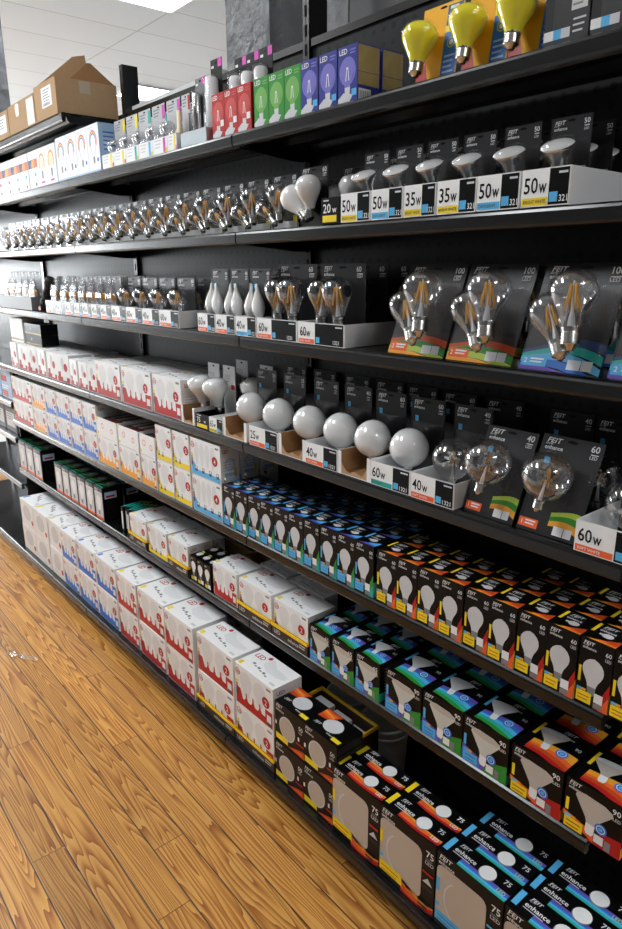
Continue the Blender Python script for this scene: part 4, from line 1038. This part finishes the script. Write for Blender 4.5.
for k, x in enumerate((-2.070, -1.972)):
    put(fl, x, .016, Z4+.0035, f'white flood bulb on white card, {("left", "right")[k]} one beside the globes', 'flood bulb pack', 'white flood bulbs on white cards')
    if k == 0: put(fl, x+.001, .135, Z4+.0035, f'white flood bulb card behind the {("left", "right")[k]} front flood bulb', 'flood bulb pack', 'white flood bulbs on white cards')
put(fl, -1.885, .112, Z4+.0035, 'white flood bulb half hidden behind the leftmost white globe', 'flood bulb pack', 'white flood bulbs on white cards')
put(tray(.088, .050, .25, '75', style='black', body=BLK), -1.972, .003, Z4, 'small black tray with yellow strip under the flood bulbs', 'display tray', GT)
put(tray(.083, .050, .25, '65', 'yellow'), -1.885, .003, Z4, 'small white tray with yellow strip under the flood bulbs', 'display tray', GT)
put(tray(.090, .062, .25, front=False), -2.070, .003, Z4, 'torn open white tray beside the big red-printed carton', 'display tray', GT)
GR = 'white red-printed cartons on the globes shelf'
for k, (x0, x1) in enumerate(((-2.872, -2.622), (-2.612, -2.348), (-2.338, -2.118))):
    p = white_box('red', x1-x0-.006, .148, .12); nm = ('left', 'middle', 'right')[k]
    put(p, mid(x0, x1), .008, Z4, f'large white carton with red skyline print, {nm} of three, front', 'light bulb carton', GR)
    put(p, mid(x0, x1)+.01, .135, Z4, f'large white carton with red skyline print, {nm} of three, rear', 'light bulb carton', GR)
def slim_white(w, h=.135):
    def front(f):
        f.bulb(f.w*.5, f.h*.3, f.h*.6, PALE, None, 1, fat=.8); f.rect(f.w*.04, f.h*.02, f.w*.96, f.h*.2, RED, 1); f.disc(f.w*.72, f.h*.55, f.w*.14, RED, 2); f.rect(f.w*.1, f.h*.2, f.w*.3, f.h*.38, RED, 1)
        f.rect(f.w*.45, f.h*.08, f.w*.75, f.h*.24, OFFW, 2)
    def top(f): f.rect(f.w*.2, f.h*.3, f.w*.35, f.h*.45, GRY, 1); f.rect(f.w*.6, f.h*.6, f.w*.75, f.h*.7, GRY, 1)
    return carton('slim_white_pack', w, h, .125, WHT, front, top)
X4 = [-4.10, -3.955, -3.80, -3.65, -3.50, -3.355, -3.20, -3.085, -2.975, -2.876]
for k in range(9):
    p = slim_white(X4[k+1]-X4[k]-.012, .135-.012*(k > 5))
    put(p, mid(X4[k], X4[k+1]), .012, Z4, f'narrow white pack with red foot, {ORD[k+1]} from left in the front row', 'slim bulb pack', GR, rz=.06*((k % 3)-1))
    put(p, mid(X4[k], X4[k+1])+.01, .139, Z4, f'narrow white pack behind the {ORD[k+1]} from left in front row', 'slim bulb pack', GR)
# dark boxes stacked at the far end of the globes shelf
def dark_flat(w=.26, h=.055, d=.09):
    def front(f): f.rect(0, 0, f.w, f.h*.16, GOLD, 1); f.disc(f.w*.4, f.h*.55, f.h*.22, GRY, 1, rv=f.h*.14)
    return carton('flat_dark_box', w, h, d, BLK, front)
df = dark_flat()
for k in range(4): put(df, -3.93, .165 if False else .176, Z4+.137+.0562*k if False else Z4+.0562*k, f'flat black box with gold stripe, {("bottom", "second", "third", "top")[k]} of the far stack', 'flat box', 'flat black boxes with gold stripes') if False else None
for k in range(2): put(df, -3.78, .050, Z4+.1395+.0562*k, f'flat black box with gold stripe lying on the white packs, {("lower", "upper")[k]} one', 'flat box', 'flat black boxes with gold stripes')
wc = MB(); wc.box(-.11, .11, 0, .12, 0, .13, WHT); f = Face(wc, (-.11, 0, 0), (1, 0, 0), (0, 0, 1), .22, .13); f.rect(.0, .008, .22, .02, GOLD, 1)
tag(wc.build('white_carton', loc=(-4.035, .045, Z4+.1395+H)), 'plain white carton with gold line on the far end of globes shelf', 'carton')

# ---------- display-tray shelf
GK = 'candle bulb packs in trays'
cd = pack_candle(.080, n=3)
xk = [-3.385, -3.257, -3.130, -3.025, -2.930, -2.834, -2.740, -2.640]
for k in range(7):
    w = xk[k+1]-xk[k]-.004; x = mid(xk[k], xk[k+1])
    put(tray(w, .057, .262, '40', 'orange'), x, .003, Z3, f'white tray with orange strip of clear candle bulbs, {ORD[k+1]} from left', 'display tray', GT)
    for r, rn in enumerate(('front', 'middle', 'rear')):
        put(cd, x, .010+.075*r, Z3+.0035, f'clear candle bulbs on a grey card, tray {ORD[k+1]} from left, {rn} one', 'candle bulb pack', GK)
sp_ = pack_slant_pair()
xk = [-2.634, -2.499, -2.363, -2.229, -2.087]
for k in range(4):
    w = xk[k+1]-xk[k]-.003; x = mid(xk[k], xk[k+1])
    put(tray(w, .057, .262, ('40', '60', '40', '60')[k], 'orange'), x, .003, Z3, f'white tray printed {("40w", "60w", "40w", "60w")[k]} of slanted clear bulbs, {ORD[k+1]} from left', 'display tray', GT)
    for r, rn in enumerate(('front', 'middle', 'rear')):
        put(sp_, x, .010+.080*r, Z3+.0035, f'two slanted clear bulbs on grey card, tray {ORD[k+1]} from left, {rn}', 'bulb pack', 'slanted clear bulb pairs in trays')
put(sp_, -2.035, .092, Z3+.002, 'two slanted clear bulbs on grey card left of the white flame bulbs', 'bulb pack', 'slanted clear bulb pairs in trays')
fr = pack_candle(.096, .19, 2, True)
for k, (a, c, n, acc) in enumerate(((-1.967, -1.860, '60', 'orange'), (-1.856, -1.748, '40', 'orange'), (-1.744, -1.638, '40', 'blue'))):
    x = mid(a, c)
    put(tray(c-a-.002, .057, .262, n, acc), x, .003, Z3, f'white tray printed {n}w with {acc} strip holding white flame bulbs', 'display tray', GT)
    for r, rn in enumerate(('front', 'middle', 'rear')):
        put(fr, x, .010+.075*r, Z3+.0035, f'two white flame bulbs on dark card, {("left", "middle", "right")[k]} tray, {rn}', 'flame bulb pack', 'white flame bulb packs')
sx = pack_sixty()
for k, (a, c) in enumerate(((-1.634, -1.448), (-1.444, -1.258))):
    x = mid(a, c)
    put(tray(c-a-.002, .057, .262, '60', 'orange'), x, .003, Z3, f'wide white tray printed 60w, {("left", "right")[k]} of two', 'display tray', GT)
    for r, rn in enumerate(('front', 'middle', 'rear')):
        put(sx, x, .008+.082*r, Z3+.0035, f'two clear filament bulbs on card marked 60, {("left", "right")[k]} wide tray, {rn}', 'bulb pack', 'clear bulb pairs in the wide 60w trays')
put(sx, -1.158, .150, Z3+.002, 'dark card marked 60 standing right of the wide white tray', 'bulb pack', 'clear bulb pairs in the wide 60w trays')
pl_w, pl_c = pack_lean('warm'), pack_lean('cool')
GL = 'large leaning cards with two clear bulbs'
for k, (x, p, c) in enumerate(((-1.046, pl_w, 'orange'), (-.872, pl_w, 'orange'), (-.688, pl_c, 'blue'))):
    put(p, x, .022, Z3, f'leaning dark card with two clear bulbs, marked 100, {("first", "second", "third")[k]} from left', 'bulb pack', GL, rx=-.36)
    if k: put(p, x+.004, .158, Z3, f'dark bulb card behind the {("first", "second", "third")[k]} leaning card from left', 'bulb pack', GL, rx=-.36)
put(pl_c, -.506, .022, Z3, 'leaning dark card with two clear bulbs at the right edge', 'bulb pack', GL, rx=-.36)
# far end: grey tray of clear packs and a bent black handle
put(tray(.56, .066, .20, style='none', body=GREYC), -3.87, .003, Z3, 'long grey tray of clear packs at the far left', 'display tray', GT)
cp = pack_candle(.098, .19, 3)
for k in range(5): put(cp, -4.08+.105*k, .02, Z3+.0035, f'clear candle bulbs in the long grey tray, {ORD[k+1]} from left', 'candle bulb pack', GK)
hd = MB(); hd.tube([(-.075, .0, .0), (-.070, .0, .035), (-.025, .0, .06), (.0, .0, .095), (.03, .0, .125)], .021, BLKP); hd.lathe([(0, -.03), (.022, -.028), (.026, 0), (.022, .028), (0, .03)], BLKP, Tr(.035, .0, .130, .9), 14)
o = hd.build('bent_handle', loc=(-3.45, .04, Z3+.004+H)); tag(o, 'bent black plastic handle leaning between grey tray and candle bulbs', 'handle')
rt = MB(); rt.box(-.014, .014, -.001, .0, 0, .02, RED); rt.build('red_tag', o, (-.075, -.022, .0))

# ---------- filament bulb shelf
fp, ff = pack_filament_pair(), pack_frost_pair()
GF = 'pairs of clear filament bulbs on dark cards'
xs = [-1.588-.1265*k for k in range(20)]
for k, x in enumerate(xs):
    put(fp, x, .010, Z2, f'two clear filament bulbs on a dark card, {ORD[k+1]} from right, front row', 'bulb pack', GF)
    put(fp, x+.035, .088, Z2, f'two clear filament bulbs on a dark card, {ORD[k+1]} from right, middle row', 'bulb pack', GF)
    put(fp, x+.020, .166, Z2, f'two clear filament bulbs on a dark card, {ORD[k+1]} from right, rear row', 'bulb pack', GF)
put(ff, -1.462, .010, Z2, 'pair of frosted white bulbs on dark card at end of filament row', 'bulb pack', 'frosted white bulb pairs')
put(ff, -1.388, .094, Z2, 'pair of frosted white bulbs behind the black 20w tray', 'bulb pack', 'frosted white bulb pairs')
put(tray(.066, .060, .25, '20', style='black', body=BLK), -1.311, .001, Z2, 'black tray printed 20w with yellow strip', 'display tray', GT)
T2 = [(-1.275, -1.176, '50', 'yellow'), (-1.172, -1.076, '50', 'blue'), (-1.072, -.984, '35', 'yellow'), (-.980, -.882, '35', 'yellow'), (-.880, -.784, '50', 'blue'), (-.780, -.683, '50', 'yellow')]
ry, rb = pack_reflector('yellow'), pack_reflector('blue')
for k, (a, c, n, acc) in enumerate(T2):
    x = mid(a, c)
    put(tray(c-a-.001, .064, .262, n, acc), x, .003, Z2, f'white tray printed {n}w with {acc} strip, {ORD[k+1]} from left of the spot bulb trays', 'display tray', GT)
    for r, rn in enumerate(('front', 'middle', 'rear')):
        put(ry if acc == 'yellow' else rb, x, .008+.080*r, Z2+.0035, f'silver reflector bulb on dark card, {ORD[k+1]} spot tray from left, {rn}', 'spot bulb pack', 'silver reflector bulbs on dark cards')

# ---------- top shelf
GX = 'coloured bulb boxes on the top shelf'
for col, x0, st in (('red', -1.843, .0655), ('green', -1.634, .0665), ('blue', -1.436, .0680)):
    p = colour_box(col)
    for k in range(3):
        put(p, x0+st*(k+.5), .012, Z1, f'{col} bulb box on the top shelf, {("left", "middle", "right")[k]} of three', 'coloured bulb box', GX)
        if col != 'red': put(p, x0+st*(k+.5)+.002, .088, Z1, f'{col} bulb box behind the {("left", "middle", "right")[k]} front {col} box', 'coloured bulb box', GX)
bg = pack_bug()
for k, x in enumerate((-1.036, -.916, -.808)):
    put(bg, x, .042, Z1, f'yellow bug light bulb on a golden card, {("left", "middle", "right")[k]} of three', 'yellow bulb pack', 'yellow bulbs on golden cards', rx=-.16)
gb = grey_bulb_box()
for k, x in enumerate((-.724, -.638, -.552)): put(gb, x, .012, Z1, f'dark silver box with white bulb, {("first", "second", "third")[k]} from left at the top right', 'light bulb box', 'dark silver bulb boxes')
GM = 'white smart bulb boxes'
sm = [(-4.165, -3.738, 'morning', 3, 'red-tab sunset picture'), (-3.733, -3.485, 'evening', 2, 'blue-tab sunset picture'), (-3.475, -3.355, 'evening', 1, 'sunset picture next to warm bulbs'), (-3.355, -3.122, 'warm', 2, 'pale warm bulb picture'), (-3.114, -2.665, 'rainbow', 4, 'rainbow bulb outline')]
for a, c, kd, n, nm in sm:
    p = smart_box(kd, (c-a)/n-.003, .172 if kd == 'rainbow' else .162)
    for k in range(n):
        put(p, a+(c-a)/n*(k+.5), .024, Z1, f'white bulb box with {nm}'+(f', {ORD[k+1]} from left' if n > 1 else ''), 'smart bulb box', GM)
        put(p, a+(c-a)/n*(k+.5)+.002, .122, Z1, f'white bulb box hidden behind the one with {nm}'+(f', {ORD[k+1]} from left' if n > 1 else ''), 'smart bulb box', GM)
tb = ['yellow', 'yellow', 'teal', 'magenta', 'magenta', 'red']
xb = [-2.625, -2.520, -2.420, -2.320, -2.215, -2.115, -2.055]
pk = {}
for k in range(6):
    c = tb[k]; kd = 'lamp' if k == 5 else 'A'
    if (c, kd) not in pk: pk[(c, kd)] = pack_small(c, (.090 if kd == 'A' else .050), .165, kd)
    w = xb[k+1]-xb[k]; x = mid(xb[k], xb[k+1])
    put(tray(w-.003, .048, .2, style='small', acc=('yellow', 'yellow', 'teal', 'blue', 'magenta', 'yellow')[k]), x, .014, Z1, f'small white tray on the top shelf, {ORD[k+1]} from left of six', 'display tray', GT)
    for r, rn in enumerate(('front', 'rear')):
        if k == 5 and r: continue
        put(pk[(c, kd)], x, .018+.07*r, Z1+.0035, f'small lamp on grey card with {c} tab, tray {ORD[k+1]} from left, {rn}', 'small lamp pack', 'small lamps on grey cards')
put(pack_tube(False, .060, .20), -2.012, .045, Z1+.0035, 'grey card with a slim silver tube lamp', 'tube lamp pack', 'tube lamp packs')
put(tray(.15, .040, .13, style='none', body=mat('pale blue tray', (.55, .62, .66), .4)), -1.955, .014, Z1, 'pale blue tray beneath the tube lamps', 'display tray', GT)
tw = pack_tube(True, .062, .235)
for k, x in enumerate((-1.925, -1.945, -1.935, -1.93)):
    put(tw, (-1.925, -1.862, -1.800, -1.735)[k], (.05, .095, .095, .095)[k], Z1+(.0035 if k == 0 else .001), f'white tube lamp on black card with pink tab, {ORD[k+1]} from left', 'tube lamp pack', 'tube lamp packs')

# ---------- brown cartons on the topmost shelf
def big_carton(name, x0, x1, d, h, label, flaps, art=None, y=.0, m=KRAFT):
    w = x1-x0; t = empty('cardboard_carton', (mid(x0, x1), y, .616+H)); tag(t, label, 'cardboard carton', 'brown cartons on the topmost shelf')
    b = MB(); k = .004
    for a in ((-w/2, w/2, 0, k), (-w/2, w/2, d-k, d), (-w/2, -w/2+k, k, d-k), (w/2-k, w/2, k, d-k)): b.box(a[0], a[1], a[2], a[3], 0, h, KRAFT)
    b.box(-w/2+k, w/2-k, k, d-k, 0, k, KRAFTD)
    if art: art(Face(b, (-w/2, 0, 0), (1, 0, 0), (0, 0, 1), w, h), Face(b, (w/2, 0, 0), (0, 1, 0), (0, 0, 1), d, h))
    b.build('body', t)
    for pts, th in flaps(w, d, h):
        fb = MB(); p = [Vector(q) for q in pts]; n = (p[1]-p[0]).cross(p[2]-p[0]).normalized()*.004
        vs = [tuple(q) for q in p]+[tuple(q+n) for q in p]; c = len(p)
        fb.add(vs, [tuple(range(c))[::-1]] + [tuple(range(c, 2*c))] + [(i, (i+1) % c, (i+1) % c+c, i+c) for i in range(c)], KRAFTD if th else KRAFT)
        fb.build('flap', t)
    return t
def art_main(f, r):
    f.rect(f.w*.34, f.h*.30, f.w*.80, f.h*.86, OFFW, 1); f.bars(f.w*.42, f.h*.76, f.w*.3, 5, .003, .007, GRY, 2)
    for k in range(5): f.rect(f.w*(.42+.06*k), f.h*.34, f.w*(.45+.06*k), f.h*.42, BLK, 2)
    r.rect(r.w*.38, r.h*.64, r.w*.56, r.h*.98, mat('clear tape over card', (.50, .40, .29), .2), 1)
def flaps_main(w, d, h):
    return [([(-w/2+.004, .004, h), (-w/2+.004, d-.004, h), (-w/2-.004, d-.02, h+.165), (-w/2-.004, .185, h+.150)], 0),
            ([(w/2-.004, d-.004, h), (w/2-.004, .065, h), (w/2-.006, .145, h+.070), (w/2-.006, .160, h+.070)], 1)]  # right flap in darker kraft, its shadow put into the colour
big_carton('a', -3.235, -2.985, .262, .135, 'large open brown carton with white label, rightmost on topmost shelf', flaps_main, art_main)
def art_side(f, r):
    f.rect(f.w*.72, f.h*.05, f.w*.97, f.h*.95, OFFW, 1); f.rect(f.w*.30, f.h*.55, f.w*.42, f.h*.98, mat('clear tape over card', (.50, .40, .29), .2), 1)
def flaps_side(w, d, h):
    return [([(-w/2, .0, h), (w/2, 0, h), (w/2, .11, h+.004), (-w/2, .11, h+.004)], 0), ([(w/2, d, h), (-w/2, d, h), (-w/2, d-.11, h+.004), (w/2, d-.11, h+.004)], 0)]
big_carton('b', -3.60, -3.245, .24, .115, 'closed brown carton with white edge label beside the large open one', flaps_side, art_side)
def art_end(f, r): f.rect(f.w*.55, f.h*.2, f.w*.9, f.h*.85, OFFW, 1); f.bars(f.w*.6, f.h*.7, f.w*.2, 4, .004, .008, GRY, 2)
def flaps_end(w, d, h):
    return [([(-w/2, d, h), (w/2, d, h), (w/2+.02, d+.02, h+.13), (-w/2, d+.02, h+.13)], 0)]
bc = big_carton('c', -3.93, -3.61, .25, .115, 'brown carton at the left edge with raised back flap', flaps_end, art_end)
tx = MB(); f = Face(tx, (-.16, .249, .115), (1, 0, 0), (0, .15, .989), .32, .13); f.text('TOP UP', .03, .045, .035, DGRY, 2, sx=1.2); tx.build('flap_lettering', bc)

# ---------- stock on the farthest bay
GZ = 'boxes on the farthest bay'
fb_ = carton('stock_box', .20, .09, .16, mat('pale blue box', (.35, .50, .68), .4), lambda f: (f.rect(f.w*.05, f.h*.1, f.w*.6, f.h*.5, RED, 1), f.bars(f.w*.1, f.h*.8, f.w*.6, 2, .006, .008, OFFW)))
for k in range(4): put(fb_, (-4.32, -4.54)[k % 2], .03, -.741+.0912*(k//2), f'pale blue box on the farthest bay, {("right lower", "left lower", "right upper", "left upper")[k]}', 'stock box', GZ)
fg = carton('stock_box', .20, .15, .16, GREYC, lambda f: (f.rect(f.w*.1, f.h*.2, f.w*.9, f.h*.8, PALE, 1), f.bars(f.w*.2, f.h*.7, f.w*.5, 3, .006, .01, GRY, 2)))
for k in range(2): put(fg, (-4.36, -4.58)[k], .04, -.956, f'grey box on the farthest bay, {("right", "left")[k]} one', 'stock box', GZ)
# crumpled scrap of film on the floor
sc_ = MB(); n = 8
vs = [(-.085+.17*i/n, (-.016 if j == 0 else .016 if j == 2 else 0)+.006*math.sin(i*2.1), .003+.009*abs(math.sin(i*1.7+j*2))) for i in range(n+1) for j in range(3)]
sc_.add(vs, [(i*3+j, i*3+3+j, i*3+4+j, i*3+1+j) for i in range(n) for j in range(2)], FILM)
o = sc_.build('plastic_scrap', loc=(-2.87, -.452, .001)); o.rotation_euler = (0, 0, .5); tag(o, 'crumpled strip of clear plastic film lying on the floorboards', 'scrap')

# ================================================================== CAMERA, LIGHT, VIEW
cam = bpy.data.cameras.new('camera'); co = bpy.data.objects.new('camera', cam); C.objects.link(co)
f_px, yaw, pitch, roll = 677.08, math.radians(50.388), math.radians(-16.0885), math.radians(0.430)
Rz = Matrix.Rotation(yaw, 3, 'Z'); Rx = Matrix.Rotation(pitch, 3, 'X'); Ry = Matrix.Rotation(roll, 3, 'Y')
R = Rz @ Rx @ Ry
M = Matrix((R.col[0], R.col[2], -R.col[1])).transposed().to_4x4(); M.translation = (0, -1.15206, H)
co.matrix_world = M
cam.sensor_fit = 'VERTICAL'; cam.sensor_height = 24.0; cam.sensor_width = 24.0*622/929; cam.lens = f_px*24.0/929; cam.clip_start = 0.02
sc = bpy.context.scene; sc.camera = co
w = bpy.data.worlds.new('world'); sc.world = w; w.use_nodes = True
w.node_tree.nodes['Background'].inputs[0].default_value = (0.9, 0.95, 1.0, 1); w.node_tree.nodes['Background'].inputs[1].default_value = 0.3
sc.view_settings.view_transform = 'Standard'; sc.view_settings.look = 'None'; sc.view_settings.gamma = 1.0; sc.view_settings.use_curve_mapping = False
sc.view_settings.exposure = 0.95
sc.cycles.max_bounces = 10; sc.cycles.transparent_max_bounces = 24; sc.cycles.diffuse_bounces = 4; sc.cycles.glossy_bounces = 4
sc.cycles.caustics_reflective = False; sc.cycles.caustics_refractive = False; sc.cycles.sample_clamp_indirect = 4.0
